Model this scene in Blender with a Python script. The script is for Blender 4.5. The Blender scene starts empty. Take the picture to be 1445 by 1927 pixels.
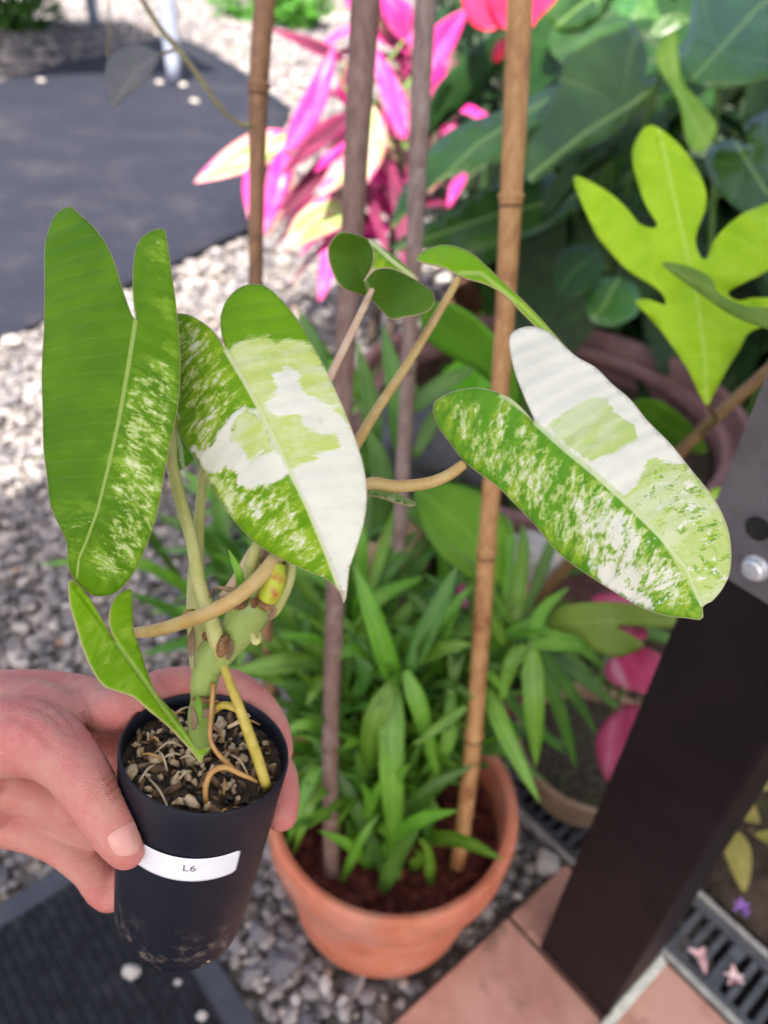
import bpy, bmesh, math, random
import numpy as np
from mathutils import Vector, Matrix, noise as mnoise
from mathutils.geometry import delaunay_2d_cdt
from mathutils.bvhtree import BVHTree
rng = random.Random(7)
nr = np.random.default_rng(7)
scene = bpy.context.scene
COL = scene.collection

# ------------------------------------------------------------------ camera
# Reading of the photograph: 1445 x 1927 px, focal length 1500 px, eye 1 m above the gravel.
W, H, F = 1445.0, 1927.0, 1500.0
CX, CY = W / 2, H / 2
down = np.array([(560 - CX) / F, (2876 - CY) / F, 1.0]); down /= np.linalg.norm(down)
upc = -down
fh = np.array([0, 0, 1.0]); fh = fh - fh.dot(upc) * upc; fh /= np.linalg.norm(fh)
RM = np.array([np.cross(fh, upc), fh, upc])           # camera axes -> world axes
EYE = np.array([0.0, 0.0, 1.0])
def ray(x, y): return RM @ np.array([(x - CX) / F, (y - CY) / F, 1.0])
def at(x, y, d): return EYE + ray(x, y) * d            # a point d metres deep
def gr(x, y, z=0.0):                                   # a point on the level z
    r = ray(x, y); return EYE + r * ((z - EYE[2]) / r[2])
cam_d = bpy.data.cameras.new('camera'); cam = bpy.data.objects.new('camera', cam_d); COL.objects.link(cam)
m3 = Matrix([list(RM[:, 0]), list(-RM[:, 1]), list(-RM[:, 2])]).transposed()
cam.matrix_world = Matrix.Translation(Vector(EYE)) @ m3.to_4x4()
cam_d.sensor_fit = 'VERTICAL'; cam_d.sensor_height = 36.0; cam_d.lens = 36.0 * F / H
cam_d.clip_start = 0.02; cam_d.clip_end = 200
cam_d.dof.use_dof = True; cam_d.dof.focus_distance = 0.288; cam_d.dof.aperture_fstop = 8.0
scene.camera = cam

# ------------------------------------------------------------------ light
SUN_EL, SUN_AZ = 56.0, 182.0            # degrees; azimuth clockwise from +Y: the sun stands behind the camera
sdir = np.array([math.sin(math.radians(SUN_AZ)) * math.cos(math.radians(SUN_EL)),
                 math.cos(math.radians(SUN_AZ)) * math.cos(math.radians(SUN_EL)), math.sin(math.radians(SUN_EL))])
world = bpy.data.worlds.new('World'); scene.world = world; world.use_nodes = True
wn = world.node_tree.nodes; wl = world.node_tree.links
sky = wn.new('ShaderNodeTexSky'); sky.sky_type = 'NISHITA'; sky.sun_disc = False
sky.sun_elevation = math.radians(SUN_EL); sky.sun_rotation = math.radians(SUN_AZ)
sky.air_density = 0.7; sky.dust_density = 5.5; sky.ozone_density = 0.0
bg = wn['Background']; bg.inputs['Strength'].default_value = 0.15
wl.new(sky.outputs[0], bg.inputs['Color'])
sun_d = bpy.data.lights.new('sun', 'SUN'); sun_d.energy = 5.0; sun_d.angle = math.radians(0.6); sun_d.color = (1.0, 0.94, 0.85)
sun = bpy.data.objects.new('sun', sun_d); COL.objects.link(sun)
sun.rotation_euler = Vector(sdir).to_track_quat('Z', 'Y').to_euler()
vs = scene.view_settings; scene.display_settings.display_device = 'sRGB'
vs.view_transform = 'Standard'; vs.look = 'None'; vs.gamma = 1.0; vs.use_curve_mapping = False
vs.exposure = 1.55
scene.cycles.use_denoising = True
scene.cycles.max_bounces = 8; scene.cycles.transparent_max_bounces = 8
scene.cycles.sample_clamp_indirect = 8.0

# ------------------------------------------------------------------ helpers: objects
def tag(o, label=None, cat=None, group=None, kind=None):
    if label: o['label'] = label
    if cat: o['category'] = cat
    if group: o['group'] = group
    if kind: o['kind'] = kind
    return o
def link_obj(name, me, mat=None, parent=None):
    o = bpy.data.objects.new(name, me); COL.objects.link(o)
    if mat is not None and me is not None and not me.materials: me.materials.append(mat)
    if parent is not None:
        o.parent = parent; o.matrix_parent_inverse = parent.matrix_world.inverted() if False else Matrix.Translation(-parent.location)
    return o
def empty(name, loc):
    o = bpy.data.objects.new(name, None); COL.objects.link(o); o.location = Vector(loc); o.empty_display_size = 0.05
    return o
def mesh(name, v, f, mat=None, parent=None, smooth=True):
    me = bpy.data.meshes.new(name)
    me.from_pydata([tuple(map(float, p)) for p in v], [], [tuple(map(int, q)) for q in f]); me.update()
    if smooth: me.polygons.foreach_set('use_smooth', [True] * len(me.polygons))
    return link_obj(name, me, mat, parent)
def bmobj(name, bm, mat=None, parent=None, smooth=False):
    me = bpy.data.meshes.new(name); bm.to_mesh(me); bm.free()
    if smooth: me.polygons.foreach_set('use_smooth', [True] * len(me.polygons))
    return link_obj(name, me, mat, parent)
def solid(o, t):
    md = o.modifiers.new('thickness', 'SOLIDIFY'); md.thickness = t; md.offset = 0; return o
def catmull(P, n=8, closed=False):
    P = [np.array(p, float) for p in P]; out = []; N = len(P)
    rngi = range(N) if closed else range(N - 1)
    for i in rngi:
        p1, p2 = P[i], P[(i + 1) % N]
        p0 = P[(i - 1) % N] if (closed or i > 0) else 2 * p1 - p2
        p3 = P[(i + 2) % N] if (closed or i + 2 < N) else 2 * p2 - p1
        for k in range(n):
            t = k / n
            out.append(0.5 * (2 * p1 + (p2 - p0) * t + (2 * p0 - 5 * p1 + 4 * p2 - p3) * t * t + (3 * p1 - p0 - 3 * p2 + p3) * t ** 3))
    if not closed: out.append(P[-1])
    return np.array(out)
def tube_geo(P, R, n=10, flat=1.0):
    P = np.array(P, float); R = np.broadcast_to(np.array(R, float), (len(P),))
    v = []; f = []
    t0 = P[1] - P[0]; t0 /= np.linalg.norm(t0)
    a = np.cross(t0, [0.3, 0.2, 0.9]); a /= np.linalg.norm(a)
    for i in range(len(P)):
        t = P[min(i + 1, len(P) - 1)] - P[max(i - 1, 0)]; t /= (np.linalg.norm(t) + 1e-12)
        a = a - a.dot(t) * t; a /= np.linalg.norm(a); b = np.cross(t, a)
        for k in range(n):
            w = 2 * math.pi * k / n
            v.append(P[i] + R[i] * (math.cos(w) * a + flat * math.sin(w) * b))
    for i in range(len(P) - 1):
        for k in range(n):
            f.append((i * n + k, i * n + (k + 1) % n, (i + 1) * n + (k + 1) % n, (i + 1) * n + k))
    v.append(P[0]); v.append(P[-1]); c0 = len(v) - 2; c1 = len(v) - 1; L = (len(P) - 1) * n
    for k in range(n):
        f.append((c0, (k + 1) % n, k)); f.append((c1, L + k, L + (k + 1) % n))
    return v, f
def tube(name, P, R, mat, parent=None, n=10, sub=6, flat=1.0):
    P = np.array(P, float); R = np.broadcast_to(np.array(R, float), (len(P),))
    Q = catmull([np.append(p, r) for p, r in zip(P, R)], sub)
    v, f = tube_geo(Q[:, :3], np.maximum(Q[:, 3], 1e-5), n, flat)
    o = mesh(name, v, f, mat, parent)
    at_ = o.data.attributes.new('along', 'FLOAT', 'POINT')
    seg = np.concatenate([[0], np.cumsum(np.linalg.norm(np.diff(Q[:, :3], axis=0), axis=1))])
    at_.data.foreach_set('value', np.concatenate([np.repeat(seg, n), [0, seg[-1]]]).astype('f'))
    return o
def pxtube(name, pts, mat, parent=None, n=10, sub=6):
    """pts = (x, y, depth, diameter in px of the photograph)"""
    return tube(name, [at(p[0], p[1], p[2]) for p in pts], [0.5 * p[3] * p[2] / F for p in pts], mat, parent, n, sub)
def lathe_geo(prof, axis_o, ax, n=48, closed_profile=False, wob=0.0):
    ax = np.array(ax, float); ax /= np.linalg.norm(ax)
    a = np.cross(ax, [0.31, 0.9, 0.1]); a /= np.linalg.norm(a); b = np.cross(ax, a)
    v = []; f = []
    for (r, h) in prof:
        for k in range(n):
            w = 2 * math.pi * k / n
            rr = r * (1 + wob * math.sin(2 * w + 1.1) + wob * 0.6 * math.sin(3 * w))
            v.append(np.array(axis_o) + ax * h + rr * (math.cos(w) * a + math.sin(w) * b))
    m = len(prof)
    for i in range(m if closed_profile else m - 1):
        j = (i + 1) % m
        for k in range(n):
            f.append((i * n + k, i * n + (k + 1) % n, j * n + (k + 1) % n, j * n + k))
    return v, f
def orient_out(o):
    bm = bmesh.new(); bm.from_mesh(o.data); bmesh.ops.recalc_face_normals(bm, faces=bm.faces); bm.to_mesh(o.data); bm.free(); return o
def autosmooth(o, ang=40):
    """sharp edges above the angle, smooth elsewhere"""
    bm = bmesh.new(); bm.from_mesh(o.data)
    for e in bm.edges:
        e.smooth = not (len(e.link_faces) == 2 and e.calc_face_angle(0) > math.radians(ang))
    for f in bm.faces: f.smooth = True
    bm.to_mesh(o.data); bm.free(); return o
def box_geo(o, ex, ey, ez):
    o = np.array(o); ex = np.array(ex); ey = np.array(ey); ez = np.array(ez)
    v = [o + i * ex + j * ey + k * ez for k in (0, 1) for j in (0, 1) for i in (0, 1)]
    f = [(0, 2, 3, 1), (4, 5, 7, 6), (0, 1, 5, 4), (2, 6, 7, 3), (1, 3, 7, 5), (0, 4, 6, 2)]
    return v, f
def box(name, o, ex, ey, ez, mat, parent=None, bev=0.0):
    v, f = box_geo(o, ex, ey, ez); ob = mesh(name, v, f, mat, parent, smooth=False)
    bm = bmesh.new(); bm.from_mesh(ob.data); bmesh.ops.recalc_face_normals(bm, faces=bm.faces)
    if bev: bmesh.ops.bevel(bm, geom=list(bm.edges), offset=bev, segments=2, affect='EDGES', profile=0.6)
    bm.to_mesh(ob.data); bm.free(); return ob

# ------------------------------------------------------------------ helpers: materials
class NT:
    def __init__(s, name):
        s.m = bpy.data.materials.new(name); s.m.use_nodes = True; s.t = s.m.node_tree; s.t.nodes.clear()
        s.out = s.t.nodes.new('ShaderNodeOutputMaterial')
    def n(s, typ, **kw):
        d = s.t.nodes.new(typ)
        for k, v in kw.items(): setattr(d, k, v)
        return d
    def l(s, a, b): s.t.links.new(a, b)
    def inp(s, sock, v):
        if isinstance(v, bpy.types.NodeSocket): s.l(v, sock)
        elif isinstance(v, (tuple, list)) and sock.type == 'RGBA' and len(v) == 3: sock.default_value = (*v, 1)
        else: sock.default_value = v
    def math(s, op, a, b=0.0, c=None, clamp=False):
        d = s.n('ShaderNodeMath', operation=op, use_clamp=clamp); s.inp(d.inputs[0], a); s.inp(d.inputs[1], b)
        if c is not None: s.inp(d.inputs[2], c)
        return d.outputs[0]
    def step(s, x, lo, hi):
        d = s.n('ShaderNodeMapRange', interpolation_type='SMOOTHSTEP'); s.inp(d.inputs[0], x); s.inp(d.inputs[1], lo); s.inp(d.inputs[2], hi)
        return d.outputs[0]
    def mix(s, fac, a, b, mode='MIX'):
        d = s.n('ShaderNodeMix', data_type='RGBA', blend_type=mode); s.inp(d.inputs[0], fac); s.inp(d.inputs[6], a); s.inp(d.inputs[7], b)
        return d.outputs[2]
    def noise(s, vec=None, scale=5, detail=4, rough=0.55, dist=0.0, color=False):
        d = s.n('ShaderNodeTexNoise'); d.inputs['Scale'].default_value = scale; d.inputs['Detail'].default_value = detail
        d.inputs['Roughness'].default_value = rough; d.inputs['Distortion'].default_value = dist
        if vec is not None: s.l(vec, d.inputs['Vector'])
        return d.outputs['Color'] if color else d.outputs['Fac']
    def obj(s): return s.n('ShaderNodeTexCoord').outputs['Object']
    def pos(s): return s.n('ShaderNodeNewGeometry').outputs['Position']
    def rand(s): return s.n('ShaderNodeObjectInfo').outputs['Random']
    def ramp(s, fac, stops, interp='LINEAR'):
        d = s.n('ShaderNodeValToRGB'); d.color_ramp.interpolation = interp; e = d.color_ramp.elements
        while len(e) < len(stops): e.new(0.5)
        for q, (p, c) in zip(e, stops): q.position = p; q.color = (*c, 1)
        s.l(fac, d.inputs[0]); return d.outputs[0]
    def bump(s, h, strength=0.3, dist=0.001, normal=None):
        d = s.n('ShaderNodeBump'); d.inputs['Strength'].default_value = strength; d.inputs['Distance'].default_value = dist
        s.l(h, d.inputs['Height'])
        if normal is not None: s.l(normal, d.inputs['Normal'])
        return d.outputs[0]
    def attr(s, name):
        d = s.n('ShaderNodeAttribute'); d.attribute_name = name; return d
    def comb(s, x, y, z=0.0):
        d = s.n('ShaderNodeCombineXYZ'); s.inp(d.inputs[0], x); s.inp(d.inputs[1], y); s.inp(d.inputs[2], z); return d.outputs[0]
    def bsdf(s, color, rough=0.5, normal=None, spec=0.5, metallic=0.0, **kw):
        d = s.n('ShaderNodeBsdfPrincipled'); s.inp(d.inputs['Base Color'], color); s.inp(d.inputs['Roughness'], rough)
        d.inputs['Specular IOR Level'].default_value = spec; d.inputs['Metallic'].default_value = metallic
        for k, v in kw.items(): s.inp(d.inputs[k], v)
        if normal is not None: s.l(normal, d.inputs['Normal'])
        return d.outputs[0]
    def trans(s, shader, color, fac, normal=None):
        t = s.n('ShaderNodeBsdfTranslucent'); s.inp(t.inputs['Color'], color)
        if normal is not None: s.l(normal, t.inputs['Normal'])
        mx = s.n('ShaderNodeMixShader'); mx.inputs[0].default_value = fac; s.l(shader, mx.inputs[1]); s.l(t.outputs[0], mx.inputs[2])
        return mx.outputs[0]
    def done(s, sh): s.l(sh, s.out.inputs['Surface']); return s.m

def mottled(name, c1, c2, scale=40, rough=0.7, bump=0.3, bscale=None, bdist=0.001, spec=0.4, c3=None, scale3=8, metallic=0.0, t3=0.55):
    t = NT(name); v = t.pos(); n = t.noise(v, scale, 5, 0.6)
    c = t.mix(t.step(n, 0.35, 0.65), c1, c2)
    if c3 is not None: c = t.mix(t.step(t.noise(v, scale3, 5, 0.65), t3, t3 + 0.12), c, c3)
    nb = t.bump(t.noise(v, bscale or scale * 4, 4, 0.6), bump, bdist)
    return t.done(t.bsdf(c, rough, nb, spec, metallic))

def hero_leaf_mat(name, seed, green_d, green_l, speck_c, pale_c, cream_c, margin_c, transl=0.28, rib_c=(0.50, 0.58, 0.22), veins=1.0):
    """variegated aroid leaf: painted fields give where patches lie, streaky noise along the veins gives their edges"""
    t = NT(name); g = t.attr('geo'); sp = t.n('ShaderNodeSeparateXYZ'); t.l(g.outputs['Vector'], sp.inputs[0])
    e, m, a = sp.outputs
    am = t.math('ABSOLUTE', m)
    v = t.math('SUBTRACT', a, t.math('ADD', t.math('MULTIPLY', am, 0.16), t.math('MULTIPLY', t.math('MULTIPLY', m, m), 0.13)))
    vec = t.comb(v, t.math('MULTIPLY', m, 0.42), seed)
    vec2 = t.comb(t.math('MULTIPLY', v, 1.0), t.math('MULTIPLY', m, 0.75), seed + 3.7)
    f = t.attr('paint'); fs = t.n('ShaderNodeSeparateColor'); t.l(f.outputs['Color'], fs.inputs[0])
    cream_f, pale_f, speck_f = fs.outputs; mos_f = f.outputs['Alpha']
    big = t.noise(vec2, 0.9, 3)
    col = t.mix(t.step(big, 0.3, 0.7), green_d, green_l)
    mid_n = t.noise(vec, 3.2, 7, 0.72)
    fine = t.noise(vec, 11.0, 8, 0.72)
    # yellow-green clouding, then small light flecks, both only where the speckle field says so
    cl = t.math('MULTIPLY', t.step(mid_n, 0.44, 0.62), t.step(speck_f, 0.05, 0.6))
    col = t.mix(t.math('MULTIPLY', cl, 0.85), col, speck_c)
    th = t.math('SUBTRACT', 0.70, t.math('MULTIPLY', speck_f, 0.29))
    fl = t.step(t.math('ADD', t.math('MULTIPLY', fine, 0.65), t.math('MULTIPLY', mid_n, 0.35)), th, t.math('ADD', th, 0.045))
    col = t.mix(t.math('MULTIPLY', fl, 0.88), col, pale_c)
    fl2 = t.step(t.math('ADD', t.math('MULTIPLY', fine, 0.5), t.math('MULTIPLY', mid_n, 0.5)), t.math('ADD', th, 0.05), t.math('ADD', th, 0.10))
    col = t.mix(t.math('MULTIPLY', fl2, 0.9), col, cream_c)
    vec3 = t.comb(v, t.math('MULTIPLY', m, 0.24), seed + 1.9); ed = t.noise(vec3, 4.5, 9, 0.72)
    nearrib = t.step(am, 0.0, 0.22); wob = t.math('MULTIPLY', nearrib, t.math('MULTIPLY', t.math('SUBTRACT', ed, 0.5), 1.5))
    pale2 = t.mix(t.step(t.noise(vec, 2.0, 5, 0.7), 0.4, 0.65), pale_c, tuple(0.55 * p + 0.45 * q for p, q in zip(pale_c, cream_c)))
    col = t.mix(t.step(t.math('ADD', pale_f, wob), 0.40, 0.60), col, pale2)
    ed2 = t.noise(vec3, 5.2, 9, 0.72)
    wob2 = t.math('MULTIPLY', nearrib, t.math('MULTIPLY', t.math('SUBTRACT', ed2, 0.5), 1.4))
    cr = t.mix(t.step(t.noise(vec2, 1.4, 4), 0.35, 0.7), cream_c, tuple(0.9 * c for c in cream_c))
    col = t.mix(t.step(t.math('ADD', cream_f, wob2), 0.41, 0.59), col, cr)
    # mosaic: green and white flecks mingled over the pale ground
    mo1 = t.math('MULTIPLY', t.step(t.noise(t.comb(v, t.math('MULTIPLY', m, 0.55), seed + 9.1), 8.5, 9, 0.70), t.math('SUBTRACT', 0.66, t.math('MULTIPLY', mos_f, 0.17)), t.math('SUBTRACT', 0.69, t.math('MULTIPLY', mos_f, 0.17))), t.step(mos_f, 0.05, 0.3))
    col = t.mix(t.math('MULTIPLY', mo1, 0.92), col, t.mix(t.step(fine, 0.4, 0.6), green_l, speck_c))
    mo2 = t.math('MULTIPLY', t.step(t.noise(t.comb(v, t.math('MULTIPLY', m, 0.55), seed + 21.7), 7.5, 9, 0.70), t.math('SUBTRACT', 0.66, t.math('MULTIPLY', mos_f, 0.13)), t.math('SUBTRACT', 0.69, t.math('MULTIPLY', mos_f, 0.13))), t.step(mos_f, 0.05, 0.3))
    col = t.mix(t.math('MULTIPLY', mo2, 0.92), col, cream_c)
    # lateral veins
    vl = t.n('ShaderNodeMath', operation='PINGPONG'); t.l(t.math('ADD', v, t.math('MULTIPLY', t.noise(vec2, 2.0, 2), 0.12)), vl.inputs[0]); vl.inputs[1].default_value = 0.17
    line = t.math('SUBTRACT', 1.0, t.step(vl.outputs[0], 0.0, 0.035))
    col = t.mix(t.math('MULTIPLY', line, 0.10 * veins), col, (0.45, 0.62, 0.20))
    ultra = t.n('ShaderNodeMath', operation='PINGPONG'); t.l(v, ultra.inputs[0]); ultra.inputs[1].default_value = 0.022
    # midrib and margin
    rw = t.math('SUBTRACT', 0.055, t.math('MULTIPLY', a, 0.006))
    rib = t.math('MULTIPLY', t.math('SUBTRACT', 1.0, t.step(am, t.math('MULTIPLY', rw, 0.6), rw)), t.step(a, -0.02, 0.02))
    col = t.mix(t.math('MULTIPLY', rib, 0.8), col, rib_c)
    mar = t.math('SUBTRACT', 1.0, t.step(e, 0.004, 0.022))
    col = t.mix(t.math('MULTIPLY', mar, 0.7), col, margin_c)
    h = t.math('ADD', t.math('MULTIPLY', t.step(vl.outputs[0], 0.0, 0.17), 1.0), t.math('MULTIPLY', t.math('SUBTRACT', 1.0, t.step(am, 0.0, 0.09)), -1.6))
    h = t.math('ADD', h, t.math('MULTIPLY', ultra.outputs[0], 5.0))
    h = t.math('ADD', h, t.math('MULTIPLY', t.noise(t.comb(v, t.math('MULTIPLY', m, 0.25), seed + 5), 1.4, 2), 4.5))
    nb = t.bump(h, 0.5, 0.0007)
    rg = t.math('ADD', 0.38, t.math('MULTIPLY', t.noise(vec2, 6, 3), 0.16))
    sh = t.bsdf(col, rg, nb, 0.15)
    tc = t.mix(1.0, col, (1.0, 1.0, 0.5), 'MULTIPLY')
    return t.done(t.trans(sh, tc, transl, nb))

def leaf_mat(name, c1, c2, rib_c, rough=0.4, transl=0.25, nscale=1.6, vein=0.35, spec=0.45, spot=None, spot_t=0.62, rib_w=0.05, vfreq=0.28, bump=0.35, radial=False, vary=1.0):
    """plain leaf: two tones, paler midrib and side veins, some spotting; uses geo = (edge, across, along)"""
    t = NT(name); g = t.attr('geo'); sp = t.n('ShaderNodeSeparateXYZ'); t.l(g.outputs['Vector'], sp.inputs[0]); e, m, a = sp.outputs
    am = t.math('ABSOLUTE', m); r = t.rand()
    vec = t.comb(a, t.math('MULTIPLY', m, 0.8), t.math('MULTIPLY', r, 37.0))
    c = t.mix(t.step(t.noise(vec, nscale, 4), 0.3, 0.7), c1, c2)
    hs = t.n('ShaderNodeHueSaturation'); t.inp(hs.inputs['Value'], t.math('ADD', 1.0 - 0.22 * vary, t.math('MULTIPLY', r, 0.44 * vary))); t.inp(hs.inputs['Hue'], t.math('ADD', 0.5 - 0.012 * vary, t.math('MULTIPLY', r, 0.024 * vary))); t.l(c, hs.inputs['Color'])
    c = hs.outputs[0]
    if spot is not None: c = t.mix(t.step(t.noise(vec, 2.3, 6, 0.7), spot_t, spot_t + 0.08), c, spot)
    v = t.math('SUBTRACT', a, t.math('MULTIPLY', am, 0.7))
    pp = t.n('ShaderNodeMath', operation='PINGPONG'); pp.inputs[1].default_value = vfreq
    if radial: t.l(t.math('ADD', t.math('ARCTAN2', am, a), t.math('MULTIPLY', t.math('MULTIPLY', a, am), 0.12)), pp.inputs[0])
    else: t.l(v, pp.inputs[0])
    line = t.math('SUBTRACT', 1.0, t.step(pp.outputs[0], 0.0, 0.05))
    c = t.mix(t.math('MULTIPLY', line, vein * 0.5), c, rib_c)
    rib = t.math('SUBTRACT', 1.0, t.step(am, rib_w * 0.4, rib_w))
    c = t.mix(t.math('MULTIPLY', rib, vein * 1.6, clamp=True), c, rib_c)
    h = t.math('ADD', t.step(pp.outputs[0], 0.0, vfreq), t.math('MULTIPLY', t.noise(vec, 3.0, 3), 1.2))
    nb = t.bump(h, bump, 0.0016)
    sh = t.bsdf(c, rough, nb, spec)
    return t.done(t.trans(sh, t.mix(1.0, c, (1.0, 1.0, 0.45), 'MULTIPLY'), transl, nb))

def streak_leaf_mat(name, stops, transl=0.3, edge_c=None, rough=0.4):
    """cordyline / caladium: coloured bands that run along the leaf, different on every leaf"""
    t = NT(name); g = t.attr('geo'); sp = t.n('ShaderNodeSeparateXYZ'); t.l(g.outputs['Vector'], sp.inputs[0]); e, m, a = sp.outputs
    r = t.rand(); vec = t.comb(t.math('MULTIPLY', a, 0.35), t.math('MULTIPLY', m, 2.2), t.math('MULTIPLY', r, 91.0))
    n = t.noise(vec, 1.5, 5, 0.6)
    c = t.ramp(n, stops)
    if edge_c is not None: c = t.mix(t.math('MULTIPLY', t.math('SUBTRACT', 1.0, t.step(t.math('ADD', e, t.math('MULTIPLY', t.math('SUBTRACT', t.noise(vec, 3.0, 4), 0.5), 0.35)), 0.0, 0.22)), 0.6), c, edge_c)
    nb = t.bump(n, 0.3, 0.001)
    return t.done(t.trans(t.bsdf(c, rough, nb, 0.4), c, transl, nb))

def stem_mat(name, c1, c2, scale=60, transl=0.0, rough=0.4, c3=None):
    t = NT(name); p = t.pos(); al = t.attr('along').outputs['Fac']
    c = t.mix(t.step(t.noise(p, scale, 5, 0.65), 0.35, 0.65), c1, c2)
    if c3 is not None: c = t.mix(t.step(t.noise(p, scale * 3, 4, 0.7), 0.58, 0.70), c, c3)
    nb = t.bump(t.noise(p, scale * 8, 3), 0.25, 0.0004)
    return t.done(t.bsdf(c, rough, nb, 0.45, **{'Subsurface Weight': 0.15, 'Subsurface Radius': (0.004, 0.004, 0.001), 'Subsurface Scale': 0.5}))

# ------------------------------------------------------------------ helpers: leaves
def pt_seg(P, A, B):
    d = B - A; L = (d * d).sum() + 1e-12; t = np.clip(((P - A) @ d) / L, 0, 1); q = A + t[:, None] * d
    return np.linalg.norm(P - q, axis=1), t, q
def poly_sd(P, poly):
    poly = np.array(poly, float); n = len(poly); dist = np.full(len(P), 1e9); inside = np.zeros(len(P), bool)
    for i in range(n):
        A, B = poly[i], poly[(i + 1) % n]; dist = np.minimum(dist, pt_seg(P, A, B)[0])
        cond = ((A[1] > P[:, 1]) != (B[1] > P[:, 1]))
        xint = (B[0] - A[0]) * (P[:, 1] - A[1]) / (B[1] - A[1] + 1e-12) + A[0]
        inside ^= cond & (P[:, 0] < xint)
    return np.where(inside, dist, -dist)
def tps(ctrl, P):
    ctrl = np.array(ctrl, float); X = ctrl[:, :2] / 100; z = ctrl[:, 2]; n = len(X)
    if n == 1: return np.full(len(P), z[0])
    def U(r2): return np.where(r2 > 1e-12, 0.5 * r2 * np.log(r2 + 1e-12), 0)
    K = U(((X[:, None] - X[None]) ** 2).sum(-1)) + np.eye(n) * 1e-3; Q = np.c_[np.ones(n), X]
    A = np.block([[K, Q], [Q.T, np.zeros((3, 3))]]); A[n:, n:] += np.eye(3) * 1e-9
    s = np.linalg.solve(A, np.r_[z, 0, 0, 0]); Y = np.array(P) / 100
    return U(((Y[:, None] - X[None]) ** 2).sum(-1)) @ s[:n] + np.c_[np.ones(len(Y)), Y] @ s[n:]
def mid_coords(P, mid):
    mid = np.array(mid, float); best = np.full(len(P), 1e9); sd = np.zeros(len(P)); al = np.zeros(len(P)); acc = 0
    for i in range(len(mid) - 1):
        A, B = mid[i], mid[i + 1]; d = B - A; L = np.linalg.norm(d)
        dist, t, q = pt_seg(P, A, B); cr = d[0] * (P[:, 1] - A[1]) - d[1] * (P[:, 0] - A[0])
        u = dist < best; best = np.where(u, dist, best); sd = np.where(u, np.sign(cr) * dist, sd)
        aa = acc + t * L
        if i == 0: aa = np.where(t <= 0, ((P - A) @ d) / L, aa)
        al = np.where(u, aa, al); acc += L
    # behind the petiole the distance to the midrib is measured sideways
    d0 = (mid[1] - mid[0]) / np.linalg.norm(mid[1] - mid[0]); back = al < 0
    side = d0[0] * (P[:, 1] - mid[0][1]) - d0[1] * (P[:, 0] - mid[0][0])
    sd = np.where(back, side, sd)
    return sd, al
def poly_leaf(name, outline, mid, ctrl, mat, parent, spacing=14, thick=0.0004, fold=0.0, ruffle=0.0, paint=None, sub=5, smooth_outline=True, ref=None, bulge=0.0):
    """a leaf blade: outline and midrib in px of the photograph, its depth bent through the control points"""
    O = catmull(outline, sub, True) if smooth_outline else np.array(outline, float)
    # even boundary spacing
    Q = [O[0]]
    for p in O[1:]:
        if np.linalg.norm(p - Q[-1]) > spacing * 0.45: Q.append(p)
    O = np.array(Q); nb = len(O)
    lo, hi = O.min(0), O.max(0)
    pts = []
    j = 0; y = lo[1]
    while y < hi[1]:
        x = lo[0] + (spacing / 2 if j % 2 else 0)
        while x < hi[0]: pts.append((x, y)); x += spacing
        y += spacing * 0.866; j += 1
    pts = np.array(pts); pts = pts[poly_sd(pts, O) > spacing * 0.45]
    M = catmull(mid, 6); M = M[poly_sd(M, O) > spacing * 0.3]
    if len(M): 
        dmin = np.min(np.linalg.norm(pts[:, None] - M[None], axis=2), axis=1) if len(pts) else np.array([])
        pts = pts[dmin > spacing * 0.5]; pts = np.r_[pts, M]
    allp = np.r_[O, pts]
    vv, ee, ff, *_ = delaunay_2d_cdt([Vector(p) for p in allp], [(i, (i + 1) % nb) for i in range(nb)], [], 1, 1e-4)
    P = np.array([tuple(p) for p in vv]); sd, al = mid_coords(P, mid)
    edge = np.abs(np.array(poly_sd(P, O)))
    D = tps(ctrl, P)
    u = 1.0 / F * D
    D = D - fold * np.abs(sd) * u
    if bulge: D = D - bulge * u * np.sqrt(np.maximum(edge, 0) * 30) 
    if ruffle:
        D = D + ruffle * np.array([mnoise.noise(Vector((p[0] / 60, p[1] / 60, len(name)))) for p in P]) * np.exp(-edge / 60)
    V = [at(p[0], p[1], d) for p, d in zip(P, D)]
    F_ = []
    for q in ff:
        a, b, c = P[q[0]], P[q[1]], P[q[2]]
        F_.append(tuple(q) if (b[0] - a[0]) * (c[1] - a[1]) - (b[1] - a[1]) * (c[0] - a[0]) < 0 else tuple(reversed(q)))
    o = mesh(name, V, F_, mat, parent)
    s = (ref or 100.0)
    g = o.data.attributes.new('geo', 'FLOAT_VECTOR', 'POINT'); g.data.foreach_set('vector', np.c_[edge / s, sd / s, al / s].astype('f').ravel())
    if paint is not None:
        fl = {'cream': np.zeros(len(P)), 'pale': np.zeros(len(P)), 'speck': np.zeros(len(P)), 'mosaic': np.zeros(len(P))}
        for it in paint:
            k, poly = it[0], it[1]; w = it[3] if len(it) > 3 else 26.0
            s_ = poly_sd(P, poly); w *= 2.4
            if k == 'green':
                for q in fl: fl[q] = np.minimum(fl[q], np.clip(0.5 - s_ / w, 0, 1))
            elif k == 'nocream': fl['cream'] = np.minimum(fl['cream'], np.clip(0.5 - s_ / w, 0, 1))
            elif k in ('speck', 'mosaic'): fl[k] = np.maximum(fl[k], it[2] * np.clip(0.5 + s_ / 60.0, 0, 1))
            else: fl[k] = np.maximum(fl[k], np.clip(0.5 + s_ / w, 0, 1) * (it[2] if len(it) > 2 else 1.0))
        ca = o.data.color_attributes.new('paint', 'FLOAT_COLOR', 'POINT')
        ca.data.foreach_set('color', np.c_[fl['cream'], fl['pale'], fl['speck'], fl['mosaic']].astype('f').ravel())
    if thick: solid(o, thick)
    return o
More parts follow.
